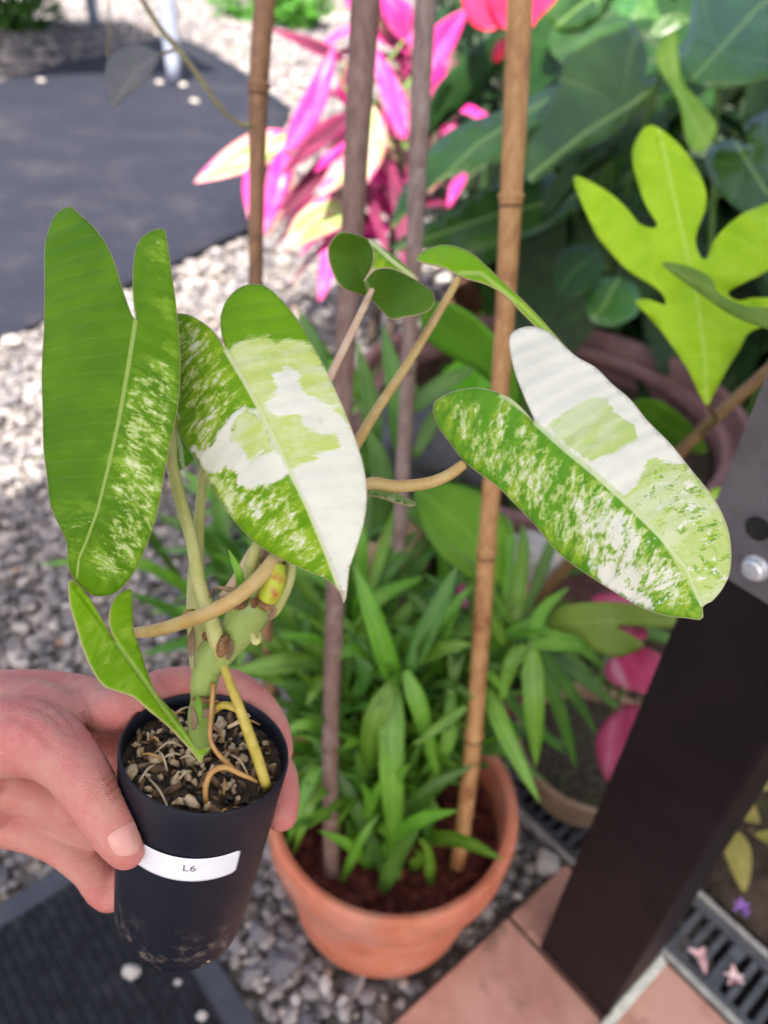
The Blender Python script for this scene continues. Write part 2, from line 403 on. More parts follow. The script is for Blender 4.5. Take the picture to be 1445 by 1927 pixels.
def ribbon_geo(path, width, nrm, prof=None, keel=0.25, cols=5, n=14, twist=0.0):
    """strap leaf along a path (world), width m, facing nrm"""
    C = catmull(path, max(2, n // (len(path) - 1)))
    N = len(C); V = []; G = []; Fc = []
    prof = prof or (lambda t: (min(1.0, 0.45 + 2.2 * t)) * (1 - t ** 3.2) ** 0.9)
    L = 0
    for i in range(N):
        t = i / (N - 1); T = C[min(i + 1, N - 1)] - C[max(i - 1, 0)]; T /= np.linalg.norm(T) + 1e-12
        nn = np.array(nrm, float); nn = nn - nn.dot(T) * T; nn /= np.linalg.norm(nn) + 1e-9; S = np.cross(T, nn)
        if twist: 
            a = twist * t; S, nn = S * math.cos(a) + nn * math.sin(a), nn * math.cos(a) - S * math.sin(a)
        if i: L += np.linalg.norm(C[i] - C[i - 1])
        w = max(width * prof(t) * 0.5, 0.0003)
        for k in range(cols):
            s = (k / (cols - 1)) * 2 - 1
            V.append(C[i] + S * s * w + nn * keel * w * abs(s)); G.append((w * (1 - abs(s)) * 20, s * w * 20, L * 20))
    for i in range(N - 1):
        for k in range(cols - 1):
            a = i * cols + k; Fc.append((a, a + 1, a + cols + 1, a + cols))
    return V, Fc, G
def ribbon(name, path, width, nrm, mat, parent, thick=0.0005, **kw):
    V, Fc, G = ribbon_geo(path, width, nrm, **kw); o = mesh(name, V, Fc, mat, parent)
    g = o.data.attributes.new('geo', 'FLOAT_VECTOR', 'POINT'); g.data.foreach_set('vector', np.array(G, 'f').ravel())
    if thick: solid(o, thick)
    return o
def heart_mesh(name, L=1.0, wid=0.8, lobes=0.28, droop=0.25, cup=0.12, n=18, cols=11):
    """cordate blade of length about L: petiole point at the origin, tip along +Y, face +Z"""
    V = []; G = []; Fc = []
    for i in range(n):
        t = i / (n - 1)                                  # 0 = lobes, 1 = tip
        y = -lobes + (1 + lobes) * t
        w = 0.5 * wid * (math.sin(math.pi * min(1, (t * 0.96 + 0.02) ** 0.62)) ** 0.75) if t < 0.98 else 0.004
        for k in range(cols):
            s = (k / (cols - 1)) * 2 - 1
            yy = y
            if y < 0.05: yy = y + (0.05 - y) * (1 - min(1, abs(s) * 2.6)) * 0.97    # the sinus
            xx = s * w
            z = -droop * max(0, yy) ** 1.8 + cup * abs(s) ** 1.5 * w * 2 - 0.25 * droop * min(0, yy) ** 2
            V.append((xx * L, yy * L, z * L)); G.append((w * (1 - abs(s)) * L * 12, xx * L * 12, yy * L * 12))
    for i in range(n - 1):
        for k in range(cols - 1):
            a = i * cols + k; Fc.append((a, a + 1, a + cols + 1, a + cols))
    me = bpy.data.meshes.new(name); me.from_pydata(V, [], Fc); me.polygons.foreach_set('use_smooth', [True] * len(Fc))
    g = me.attributes.new('geo', 'FLOAT_VECTOR', 'POINT'); g.data.foreach_set('vector', np.array(G, 'f').ravel())
    return me
def frame_mat(pos, tip_dir, normal, scale=1.0):
    y = Vector(tip_dir).normalized(); z = Vector(normal); z = (z - z.dot(y) * y).normalized(); x = y.cross(z)
    m = Matrix((x, y, z)).transposed().to_4x4(); m.translation = Vector(pos)
    return m @ Matrix.Scale(scale, 4)
def place_leaf(name, me, mat, parent, pos, tip_dir, normal, scale=1.0):
    o = bpy.data.objects.new(name, me); COL.objects.link(o)
    if not me.materials: me.materials.append(mat)
    o.parent = parent; o.matrix_parent_inverse = Matrix.Translation(-parent.location)
    o.matrix_basis = frame_mat(pos, tip_dir, normal, scale); return o

# ------------------------------------------------------------------ setting: ground
BV = np.array([0.731, 0.682, 0.0]); BV /= np.linalg.norm(BV)      # paving grid: BV runs back-right, AV front-right
AV = np.array([BV[1], -BV[0], 0.0]); ZV = np.array([0, 0, 1.0])
def uv(u, v, z=0.0): return AV * u + BV * v + ZV * z
def uvof(p): return float(np.dot(p, AV)), float(np.dot(p, BV))

t = NT('gravel_bed'); p = t.pos()
vo = t.n('ShaderNodeTexVoronoi'); vo.inputs['Scale'].default_value = 55; t.l(p, vo.inputs['Vector'])
cc = t.ramp(t.n('ShaderNodeSeparateColor').outputs[0] if False else t.noise(vo.outputs['Position'], 400, 0), [(0.3, (0.13, 0.12, 0.115)), (0.5, (0.24, 0.22, 0.21)), (0.7, (0.36, 0.33, 0.31))])
cc = t.mix(t.step(vo.outputs['Distance'], 0.35, 0.7), cc, (0.07, 0.06, 0.055))
cc = t.mix(t.step(t.noise(p, 1.3, 4), 0.55, 0.7), cc, (0.20, 0.19, 0.12))
M_GROUND = t.done(t.bsdf(cc, 0.9, t.bump(vo.outputs['Distance'], 0.9, 0.012), 0.3))
gx = np.linspace(-1, 1, 41); gx = np.sign(gx) * np.abs(gx) ** 2.2 * 40
gy = gx + 4
gv = [(x, y, -0.012 + 0.006 * mnoise.noise(Vector((x * 2, y * 2, 0)))) for y in gy for x in gx]
gf = [(j * 41 + i, j * 41 + i + 1, (j + 1) * 41 + i + 1, (j + 1) * 41 + i) for j in range(40) for i in range(40)]
tag(mesh('ground', gv, gf, M_GROUND), 'pale grey gravel yard under everything', kind='structure')

M_SOIL = mottled('dark_soil', (0.035, 0.026, 0.02), (0.075, 0.055, 0.04), 30, 0.95, 0.8, 120, 0.006, 0.2, c3=(0.06, 0.075, 0.03), scale3=6)
# planted bed on the far side of the drain: a low mound of dark earth
bv_, bf_ = [], []
NB = 40
for j in range(NB + 1):
    for i in range(NB + 1):
        v_ = 0.70 + 3.6 * j / NB; u_ = -3.2 + 4.6 * i / NB
        z = 0.01 + 0.04 * min(1, j / 5) * min(1, i / 4) + 0.02 * mnoise.noise(Vector((u_ * 5, v_ * 5, 1.0)))
        # keep the bed off the sunny yard
        bv_.append(uv(u_ , v_, z if (u_ > -2.6 or v_ < 1.5) else z))
for j in range(NB):
    for i in range(NB):
        a = j * (NB + 1) + i
        c = (bv_[a] + bv_[a + NB + 2]) / 2
        if c[0] < -0.05 + 0.16 * (c[1] - 1.0) + 0.15 * mnoise.noise(Vector((c[1] * 2, c[0], 4))): continue
        bf_.append((a, a + 1, a + NB + 2, a + NB + 1))
tag(mesh('garden_bed', bv_, bf_, M_SOIL), 'dark earth of the planted bed behind the drain', kind='structure')

# gravel stones (nobody could count them): real pebbles, coarse ones close by, simpler ones further off
def ico(sub):
    bm = bmesh.new(); bmesh.ops.create_icosphere(bm, subdivisions=sub, radius=1.0)
    v = np.array([q.co[:] for q in bm.verts]); f = np.array([[w.index for w in q.verts] for q in bm.faces]); bm.free(); return v, f
mat_poly = [gr(*q)[:2] for q in [(0, 650), (235, 545), (466, 442), (472, 438), (515, 325), (546, 220), (549, 213), (543, 207), (440, 130), (330, 75), (240, 98), (120, 125), (0, 160), (-260, 240), (-420, 420), (-300, 760)]]
DM_U0, DM_V1 = -0.61, 0.165
U0, VJ, V1, DW = -0.217, 0.470, 0.582, 0.105
POTC = np.array([0.037, 0.505])
def stones(n, xr, yr, size, sub, seed, keep):
    r = np.random.default_rng(seed); bvx, bfx = ico(sub); k = len(bvx)
    P = np.c_[r.uniform(*xr, n), r.uniform(*yr, n)]; P = P[keep(P)]; n = len(P)
    S = size * np.exp(r.normal(0, 0.35, n)); sc = np.c_[r.uniform(.8, 1.4, n), r.uniform(.7, 1.1, n), r.uniform(.45, .8, n)] * (S / 2)[:, None]
    A = r.uniform(0, 6.28, n); T = r.normal(0, 0.35, (n, 2))
    jit = 1 + r.normal(0, 0.17, (n, k, 1))
    V = bvx[None] * sc[:, None] * jit
    c, s = np.cos(A)[:, None], np.sin(A)[:, None]
    x, y, z = V[..., 0], V[..., 1], V[..., 2]
    z = z + x * T[:, :1] * .5 + y * T[:, 1:] * .5
    X = x * c - y * s + P[:, :1]; Y = x * s + y * c + P[:, 1:]; Z = z + (r.uniform(-0.008, 0.006, n) + S * 0.12)[:, None]
    V = np.stack([X, Y, Z], -1).reshape(-1, 3); Fc = (bfx[None] + (np.arange(n) * k)[:, None, None]).reshape(-1, 3)
    tone = np.repeat(r.uniform(0, 1, n), k); return V, Fc, tone
def stuff_mesh(name, V, Fc, tone, mat, smooth=True):
    me = bpy.data.meshes.new(name); me.vertices.add(len(V)); me.vertices.foreach_set('co', V.astype('f').ravel())
    me.loops.add(Fc.size); me.loops.foreach_set('vertex_index', Fc.astype('i').ravel()); me.polygons.add(len(Fc))
    me.polygons.foreach_set('loop_start', np.arange(0, Fc.size, Fc.shape[1], dtype='i'))
    me.update(calc_edges=True); me.polygons.foreach_set('use_smooth', [smooth] * len(Fc))
    a = me.attributes.new('tone', 'FLOAT', 'POINT'); a.data.foreach_set('value', tone.astype('f'))
    return link_obj(name, me, mat)
def keep_yard(P):
    u = P @ AV[:2]; v = P @ BV[:2]
    k = np.ones(len(P), bool)
    k &= ~((u > DM_U0 - .01) & (v < DM_V1 + .01))
    k &= ~((u > U0 - .008) & (v < V1))                              # paving
    k &= ~((u > -0.335) & (v > V1 - .01) & (v < V1 + DW + .02))       # drain
    k &= np.linalg.norm(P - POTC, axis=1) > 0.115
    k &= poly_sd(P, mat_poly) < -0.005
    return k
t = NT('gravel_stone'); tn = t.attr('tone').outputs['Fac']; p = t.pos()
cc = t.ramp(tn, [(0.0, (0.075, 0.073, 0.088)), (0.4, (0.17, 0.16, 0.17)), (0.72, (0.26, 0.235, 0.225)), (0.93, (0.35, 0.315, 0.295)), (0.985, (0.50, 0.47, 0.45)), (1.0, (0.36, 0.20, 0.11))])
cc = t.mix(t.math('MULTIPLY', t.step(t.noise(p, 220, 4, .65), 0.45, 0.7), 0.35), cc, (0.12, 0.11, 0.10))
M_STONE = t.done(t.bsdf(cc, 0.75, t.bump(t.noise(p, 500, 3), 0.3, 0.001), 0.35))
g1 = stones(26000, (-1.25, 0.34), (0.22, 2.25), 0.0135, 1, 1, keep_yard)
tag(stuff_mesh('gravel', *g1, M_STONE, False), 'grey and white gravel stones around the pots and mats', 'gravel', kind='stuff')
g2 = stones(42000, (-4.6, 0.6), (2.25, 9.0), 0.026, 1, 2, keep_yard)
g2o = tag(stuff_mesh('gravel', *g2, M_STONE, False), 'sunlit pale gravel stretching away beyond the dark ground sheet', 'gravel', kind='stuff')

# ------------------------------------------------------------------ ground sheet, door mat
t = NT('weed_cloth'); p = t.pos()
w1 = t.n('ShaderNodeTexWave', wave_type='BANDS'); w1.inputs['Scale'].default_value = 55; w1.inputs['Distortion'].default_value = 0.6; t.l(p, w1.inputs['Vector'])
cc = t.mix(t.noise(p, 3.5, 6, .7), (0.007, 0.0085, 0.018), (0.019, 0.021, 0.036))
cc = t.mix(t.step(t.noise(p, 30, 4, .7), .6, .75), cc, (0.05, 0.05, 0.065))
cc = t.mix(t.math('MULTIPLY', t.step(t.noise(p, 2.2, 7, .75), .48, .68), .5), cc, (0.05, 0.047, 0.05))
M_CLOTH = t.done(t.bsdf(cc, 0.8, t.bump(t.math('ADD', w1.outputs['Fac'], t.math('MULTIPLY', t.noise(p, 5, 4), 6)), 0.35, 0.004), 0.3))
mp = catmull([np.array([q[0], q[1]]) for q in mat_poly], 6, True)
ins = []
for x in np.arange(mp[:, 0].min(), mp[:, 0].max(), 0.16):
    for y in np.arange(mp[:, 1].min(), mp[:, 1].max(), 0.16): ins.append((x, y))
ins = np.array(ins); ins = ins[poly_sd(ins, mp) > 0.06]
vv, ee, ff, *_ = delaunay_2d_cdt([Vector(q) for q in np.r_[mp, ins]], [(i, (i + 1) % len(mp)) for i in range(len(mp))], [], 1, 1e-4)
gs = mesh('ground_sheet', [(q[0], q[1], 0.018 + 0.012 * mnoise.noise(Vector((q[0] * 1.7, q[1] * 1.7, 2)))) for q in vv], [tuple(f) for f in ff], M_CLOTH)
orient_out(gs); solid(gs, 0.006); tag(gs, 'large dark slate ground sheet spread over the sunny gravel', 'ground sheet')

M_RUB = mottled('mat_pile', (0.008, 0.009, 0.012), (0.018, 0.02, 0.025), 60, 0.9, 0.9, 260, 0.004, 0.25, c3=(0.03, 0.032, 0.036), scale3=14)
M_RUBE = mottled('mat_edge', (0.035, 0.04, 0.055), (0.05, 0.055, 0.07), 40, 0.6, 0.2)
dm = empty('doormat', uv(-0.2, 0.0)); tag(dm, 'black ribbed doormat with grey rubber border under the hand-held pot', 'doormat')
o0 = uv(DM_U0 + 0.026, DM_V1 - 0.9, 0.003)
box('mat_base', uv(DM_U0, DM_V1 - 0.95, 0.001), AV * 0.95, BV * 0.95, ZV * 0.008, M_RUBE, dm, 0.003)
for i in range(46):                                    # pile ribs run across the mat
    vv0 = DM_V1 - 0.042 - i * 0.0125
    box('rib', uv(DM_U0 + 0.03, vv0, 0.0088), AV * 0.89, BV * 0.0105, ZV * (0.005 + 0.001 * rng.random()), M_RUB, dm, 0.002)

# ------------------------------------------------------------------ paving tiles, drain
M_TILE = mottled('clay_tile', (0.40, 0.195, 0.150), (0.50, 0.275, 0.22), 14, 0.55, 0.25, 90, 0.001, 0.4, c3=(0.26, 0.15, 0.11), scale3=16, t3=0.54)
M_GROUT = mottled('tile_grout', (0.05, 0.04, 0.035), (0.10, 0.08, 0.07), 60, 0.95, 0.5)
pv = box('pavement', uv(U0 - 0.004, VJ - 1.3, -0.03), AV * 1.3, BV * (V1 - VJ + 1.3), ZV * 0.034, M_GROUT)
tag(pv, 'salmon clay tile pavement in the corner beside the drain', kind='structure')
G = 0.006
for iu in range(4):
    ua, ub = U0 + iu * 0.3, U0 + (iu + 1) * 0.3
    box('tile', uv(ua + G * .3, VJ + G / 2, -0.01), AV * (0.3 - G), BV * (V1 - VJ - G), ZV * (0.02 + 0.0012 * rng.random()), M_TILE, pv, 0.002)
    for iv in range(3):
        box('tile', uv(ua + G * .3, VJ - (iv + 1) * 0.3 + G / 2, -0.01), AV * (0.3 - G), BV * (0.3 - G), ZV * (0.02 + 0.0012 * rng.random()), M_TILE, pv, 0.002)
M_GRATE = mottled('grate_plastic', (0.045, 0.05, 0.06), (0.085, 0.09, 0.105), 50, 0.55, 0.3, 200)
M_METAL = mottled('drain_edge', (0.30, 0.29, 0.27), (0.45, 0.44, 0.42), 60, 0.5, 0.3, 200, metallic=0.3)
M_DARK = mottled('drain_channel', (0.006, 0.006, 0.007), (0.012, 0.012, 0.013), 60, 0.9)
dr = empty('drain_grate', uv(0, V1 + DW / 2)); tag(dr, 'grey slotted drain grate in a channel along the clay tiles', 'drain grate')
DU0, DU1 = -0.33, 0.55
box('channel', uv(DU0, V1 + 0.001, -0.03), AV * (DU1 - DU0), BV * DW, ZV * 0.02, M_DARK, dr)
box('edge_strip', uv(DU0, V1 + 0.0015, -0.008), AV * (DU1 - DU0), BV * 0.007, ZV * 0.022, M_METAL, dr, 0.001)
box('edge_strip', uv(DU0, V1 + DW - 0.006, -0.008), AV * (DU1 - DU0), BV * 0.007, ZV * 0.022, M_METAL, dr, 0.001)
box('rail', uv(DU0 + .002, V1 + 0.0095, -0.009), AV * (DU1 - DU0 - .004), BV * 0.011, ZV * 0.019, M_GRATE, dr, 0.001)
box('rail', uv(DU0 + .002, V1 + DW - 0.018, -0.009), AV * (DU1 - DU0 - .004), BV * 0.011, ZV * 0.019, M_GRATE, dr, 0.001)
u = DU0 + 0.005; k = 0
while u < DU1 - 0.01:
    if k % 9 == 8: box('bar', uv(u, V1 + 0.021, -0.009), AV * 0.016, BV * (DW - 0.040), ZV * 0.018, M_GRATE, dr, 0.001); u += 0.025
    else: box('bar', uv(u, V1 + 0.021, -0.009), AV * 0.0085, BV * (DW - 0.040), ZV * 0.017, M_GRATE, dr, 0.001); u += 0.0175
    k += 1

# ------------------------------------------------------------------ post, roof
M_POST = mottled('post_paint', (0.006, 0.0034, 0.0045), (0.010, 0.0058, 0.007), 20, 0.55, 0.15, 120, 0.001, 0.25, c3=(0.022, 0.017, 0.016), scale3=60, t3=0.68)
M_BRK = mottled('galvanised_steel', (0.13, 0.12, 0.135), (0.18, 0.17, 0.185), 25, 0.45, 0.2, 160, 0.0006, 0.5, metallic=0.55)
M_BOLT = mottled('bolt_zinc', (0.5, 0.52, 0.55), (0.7, 0.72, 0.75), 90, 0.35, 0.2, 300, 0.0005, 0.5, metallic=0.6)
M_SEAL = mottled('old_sealant', (0.42, 0.45, 0.40), (0.62, 0.63, 0.56), 90, 0.85, 0.6, 200, 0.002)
PU, PV_, PS, ROOF = -0.168, 0.4705, 0.099, 2.42
post = empty('roof_post', uv(PU + PS / 2, PV_ + PS / 2)); tag(post, 'dark brown square roof post with grey steel bracket on the tiles', 'post')
box('shaft', uv(PU, PV_, 0.0105), AV * PS, BV * PS, ZV * (ROOF - 0.09), M_POST, post, 0.004)
# bracket: folded plate round the front of the post, with bolts and dark discs for its holes
def post_z(x, y):            # height on the post's front face (the face v = PV_) seen at a pixel
    r = ray(x, y); s = (PV_ - EYE @ BV) / (r @ BV); q = EYE + r * s; return q
zb = post_z(1410, 1108)[2]
bq = post_z(1432, 990); bb = post_z(1428, 1063)
br = box('bracket', uv(PU - 0.004, PV_ - 0.0045, zb), AV * (PS + 0.008), BV * 0.0042, ZV * 0.34, M_BRK, post, 0.0012)
box('bracket', uv(PU - 0.0044, PV_ - 0.0001, zb), AV * 0.0042, BV * 0.06, ZV * 0.34, M_BRK, post, 0.0012)
box('bracket', uv(PU + PS + 0.0002, PV_ - 0.0001, zb), AV * 0.0042, BV * 0.06, ZV * 0.34, M_BRK, post, 0.0012)
def disc(name, c, nrm, prof, mat, parent, n=24):
    v, f = lathe_geo(prof, c, nrm, n); o = mesh(name, v, f, mat, parent); orient_out(o); return autosmooth(o, 35)
ub, vb = uvof(bb); uq, vq = uvof(bq)
for dz in (0, 0.16):
    c = uv(ub, PV_ - 0.0047, bb[2] + dz)
    disc('washer', c, -BV, [(0, 0), (0.0095, 0), (0.0095, 0.0013), (0, 0.0014)], M_BOLT, br)
    disc('bolt', c - BV * 0.0014, -BV, [(0.0075, 0), (0.0075, 0.0042), (0.006, 0.0056), (0, 0.006)], M_BOLT, br, 12)
    cq = uv(uq, PV_ - 0.0047, bq[2] + dz)
    disc('bolt_hole_disc', cq, -BV, [(0, 0.0003), (0.0068, 0.0003), (0.0074, 0.0009), (0.0084, 0.0009), (0.0086, 0)], M_DARK, br)  # dark disc on the uncut plate; the hole's shade is put into its colour
sv = []; ss = post
box('sealant_bead', uv(PU + PS + 0.0005, PV_ - 0.012, 0.0115), AV * 0.010, BV * 0.115, ZV * 0.012, M_SEAL, post, 0.003)
box('sealant_bead', uv(PU + PS + 0.0008, PV_ + 0.004, 0.0236), AV * 0.005, BV * 0.09, ZV * 0.02, M_SEAL, post, 0.002)
t = NT('translucent_roofing'); c = (0.62, 0.63, 0.61)
dfs = t.n('ShaderNodeBsdfDiffuse'); dfs.inputs[0].default_value = (*c, 1)
M_ROOF = t.done(t.trans(dfs.outputs[0], (0.34, 0.34, 0.32), 0.60))
# unseen milky roof added to shade the near ground; its edge parallels the tiles
ru0, ru1, rv0, rv1 = 0.0, 2.6, -2.6, 3.2
sh_l = gr(0, 935)                                          # edge of the roof's shadow on the gravel
edge_pt = sh_l + sdir * (ROOF / sdir[2]); RU = uvof(edge_pt)[0]
rv, rf = [], []; NC = 220
for i in range(NC + 1):
    v_ = rv0 + (rv1 - rv0) * i / NC; z = ROOF + 0.012 * math.sin(i * 1.3)
    rv += [uv(RU, v_, z), uv(RU + 2.9, v_, z + 0.35)]
rf = [(2 * i, 2 * i + 1, 2 * i + 3, 2 * i + 2) for i in range(NC)]
roof = empty('shade_roof', uv(RU + 1, 0, ROOF)); tag(roof, 'unseen milky corrugated roof added overhead to shade and soften the near light', 'roof')
mesh('roof_sheet', rv, rf, M_ROOF, roof)
box('beam', uv(PU - 0.01, rv0, ROOF - 0.075), AV * 0.05, BV * (rv1 - rv0), ZV * 0.055, M_POST, roof, 0.003)

# ------------------------------------------------------------------ garden table far off on the sheet
M_TBL = mottled('grey_plastic', (0.22, 0.25, 0.34), (0.27, 0.30, 0.39), 20, 0.45, 0.1)
L1 = gr(330, 158, 0.02); L2 = gr(180, 60, 0.0)
tc = (L1 + L2) / 2; ddir = L2 - L1; ddir[2] = 0; ddl = np.linalg.norm(ddir); ddir /= ddl; dper = np.array([-ddir[1], ddir[0], 0])
if dper[0] > 0: dper = -dper
tb = empty('garden_table', (*tc[:2], 0)); tag(tb, 'blue grey plastic garden table whose legs stand on the ground sheet', 'table')
for q in (L1, L2, L1 + dper * 1.2, L2 + dper * 1.2):
    q = np.array([q[0], q[1], 0.024]); inw = (tc + dper * 0.6 - q); inw[2] = 0; inw /= np.linalg.norm(inw)
    tube('leg', [q, q + ZV * 0.35 + inw * 0.01, q + ZV * 0.72 + inw * 0.03], [0.042, 0.05, 0.062], M_TBL, tb, 12, 3)
box('tabletop', L1 - ddir * 0.1 - dper * 0.1 + ZV * (0.742 - L1[2]), ddir * (ddl + 0.2), dper * 1.4, ZV * 0.03, M_TBL, tb, 0.01)

# ------------------------------------------------------------------ terracotta pot, bamboo canes
t = NT('terracotta'); p = t.pos()
cc = t.mix(t.step(t.noise(p, 22, 5, .65), .35, .65), (0.45, 0.125, 0.065), (0.56, 0.19, 0.11))
spz = t.n('ShaderNodeSeparateXYZ'); t.l(p, spz.inputs[0])
alg = t.math('MULTIPLY', t.step(t.noise(p, 16, 6, .7), .50, .66), t.step(spz.outputs[2], 0.11, 0.19))
cc = t.mix(t.math('MULTIPLY', alg, 0.65), cc, (0.20, 0.15, 0.06))
cc = t.mix(t.math('MULTIPLY', t.step(t.noise(p, 9, 5, .65), .42, .68), 0.65), cc, (0.50, 0.235, 0.175))
cc = t.mix(t.math('MULTIPLY', t.step(t.noise(p, 26, 7, .75), .56, .72), .45), cc, (0.55, 0.40, 0.33))
M_TERRA = t.done(t.bsdf(cc, 0.8, t.bump(t.noise(p, 90, 4), 0.25, 0.001), 0.3))
PH, PR = 0.205, 0.141
pot = empty('terracotta_pot', (POTC[0], POTC[1], 0)); tag(pot, 'round terracotta pot with mossy rim holding bamboo canes and strap leaves', 'flower pot')
v, f = lathe_geo([(0.0, 0.001), (0.104, 0.001), (0.109, 0.006), (0.127, 0.142), (0.1275, 0.150)], (POTC[0], POTC[1], 0), ZV, 72)
o = mesh('body', v, f, M_TERRA, pot); autosmooth(orient_out(o), 30)
v, f = lathe_geo([(0.1265, 0.1502), (0.1365, 0.1505), (0.139, 0.155), (PR, 0.195), (0.1395, 0.203), (0.134, 0.2055), (0.128, 0.203), (0.1255, 0.195), (0.122, 0.13)], (POTC[0], POTC[1], 0), ZV, 72)
o = mesh('rim', v, f, M_TERRA, pot); autosmooth(orient_out(o), 40)
M_MULCH = mottled('red_mulch', (0.05, 0.011, 0.010), (0.12, 0.032, 0.024), 70, 0.9, 0.8, 200, 0.004, 0.2)
sz = 0.158
sv_ = [(POTC[0], POTC[1], sz + 0.006)]; sf_ = []
for rr in range(1, 9):
    for k in range(36):
        w = 2 * math.pi * k / 36; r_ = 0.1205 * rr / 8
        sv_.append((POTC[0] + r_ * math.cos(w), POTC[1] + r_ * math.sin(w), sz + 0.006 * mnoise.noise(Vector((math.cos(w) * r_ * 60, math.sin(w) * r_ * 60, 3)))))
for k in range(36): sf_.append((0, 1 + k, 1 + (k + 1) % 36))
for rr in range(7):
    for k in range(36):
        a = 1 + rr * 36; sf_.append((a + k, a + 36 + k, a + 36 + (k + 1) % 36, a + (k + 1) % 36))
mul = mesh('bark_mulch', sv_, sf_, M_MULCH); tag(mul, 'dark red bark mulch filling the terracotta pot', 'mulch')
chipm = []
for k in range(4):
    v, f = box_geo((-.5, -.5, -.5), (1, 0, 0), (0, 1, 0), (0, 0, 1)); v = np.array(v) * [0.022, 0.010, 0.004] + nr.normal(0, 0.0012, (8, 3))
    me = bpy.data.meshes.new('mulch_chip'); me.from_pydata([tuple(q) for q in v], [], f); me.materials.append(M_MULCH); chipm.append(me)
for k in range(170):
    w = rng.random() * 6.28; r_ = 0.116 * math.sqrt(rng.random())
    o = bpy.data.objects.new('mulch_chip', chipm[k % 4]); COL.objects.link(o); o.parent = mul
    o.location = (POTC[0] + r_ * math.cos(w), POTC[1] + r_ * math.sin(w), sz + 0.005 + 0.004 * rng.random())
    o.rotation_euler = (rng.gauss(0, .35), rng.gauss(0, .35), rng.random() * 6.28); s_ = 0.6 + 0.7 * rng.random(); o.scale = (s_, s_, s_)

def cane_mat(name, c1, c2, c3):
    t = NT(name); p = t.pos(); mp_ = t.n('ShaderNodeMapping'); mp_.inputs['Scale'].default_value = (1, 1, 0.06); t.l(p, mp_.inputs['Vector'])
    c = t.mix(t.step(t.noise(mp_.outputs[0], 260, 4, .6), .35, .65), c1, c2)
    c = t.mix(t.step(t.noise(p, 16, 6, .7), .52, .68), c, c3)
    nb = t.bump(t.noise(mp_.outputs[0], 420, 3), .3, .0006)
    return t.done(t.bsdf(c, 0.45, nb, 0.4))
M_CANE_A = cane_mat('cane_tan', (0.33, 0.165, 0.062), (0.44, 0.25, 0.105), (0.22, 0.085, 0.035))
M_CANE_B = cane_mat('cane_grey', (0.13, 0.075, 0.060), (0.20, 0.125, 0.105), (0.25, 0.18, 0.17))
M_CANE_C = cane_mat('cane_brown', (0.17, 0.085, 0.045), (0.25, 0.13, 0.06), (0.10, 0.05, 0.03))
M_CANE_S = cane_mat('cane_scar', (0.05, 0.025, 0.012), (0.10, 0.05, 0.025), (0.06, 0.03, 0.015))
M_CANE_D = cane_mat('cane_weathered', (0.16, 0.105, 0.09), (0.26, 0.19, 0.175), (0.34, 0.28, 0.26))
def cane(label, mat, px, d_top, nodes, zb=0.15):
    """px = (x, y, diameter) from the top down; the foot stands in the mulch"""
    b = gr(px[-1][0], px[-1][1], zb); d_b = float((RM.T @ (b - EYE))[2])
    y0, y1 = px[0][1], px[-1][1]
    dep = lambda y: 1 / (1 / d_top + (1 / d_b - 1 / d_top) * (y - y0) / (y1 - y0))
    r = empty('bamboo_cane', b); tag(r, label, 'bamboo cane', 'bamboo canes standing in the terracotta pot')
    P = [at(x, y, dep(y)) for x, y, w in px]; R = [0.5 * w * dep(y) / F for x, y, w in px]
    culm = tube('culm', P[::-1], R[::-1], mat, r, 16, 6)
    C = np.array(px, float)
    for ny in nodes:
        x = np.interp(ny, C[:, 1], C[:, 0]); w = np.interp(ny, C[:, 1], C[:, 2]); d = dep(ny); c = at(x, ny, d); rad = 0.5 * w * d / F
        ax = at(np.interp(ny - 20, C[:, 1], C[:, 0]), ny - 20, dep(ny - 20)) - c; ax /= np.linalg.norm(ax)
        v, f = lathe_geo([(rad * 0.9, -0.004), (rad * 1.03, -0.0035), (rad * 1.07, -0.001), (rad * 1.02, 0.0), (rad * 1.20, 0.0018), (rad * 1.14, 0.004), (rad * 0.95, 0.0055)], c, ax, 20)
        o = mesh('node_ring', v, f, mat, culm); orient_out(o)
        v, f = lathe_geo([(rad * .9, -.0062), (rad * 1.045, -.0058), (rad * 1.05, -.0044), (rad * .9, -.0040)], c, ax, 20); orient_out(mesh('node_scar', v, f, M_CANE_S, culm))
    return r
cane('tan bamboo cane passing behind the white-lobed leaf to the pot rim', M_CANE_A, [(983, -90, 50), (978, 0, 50), (970, 200, 46), (960, 400, 42), (943, 700, 36), (918, 1000, 35), (890, 1400, 32), (858, 1650, 30)], 0.58, [375, 1040, 1385])
cane('thick grey brown bamboo cane behind the cupped dark leaf', M_CANE_B, [(694, -90, 58), (688, 0, 56), (670, 300, 46), (660, 500, 42), (650, 650, 38), (632, 1100, 36), (622, 1400, 31), (624, 1668, 30)], 0.56, [1400])
cane('slim brown bamboo cane with dark joint in front of pink leaves', M_CANE_C, [(502, -90, 42), (498, 0, 40), (487, 165, 37), (484, 350, 30), (482, 540, 27), (490, 900, 25), (505, 1230, 23), (520, 1480, 22)], 0.66, [165])
cane('weathered silvery bamboo cane next to the round grey stone', M_CANE_D, [(806, -90, 42), (800, 0, 41), (788, 250, 37), (778, 500, 31), (765, 750, 28), (752, 1000, 26), (742, 1250, 23), (736, 1440, 22)], 0.66, [690])

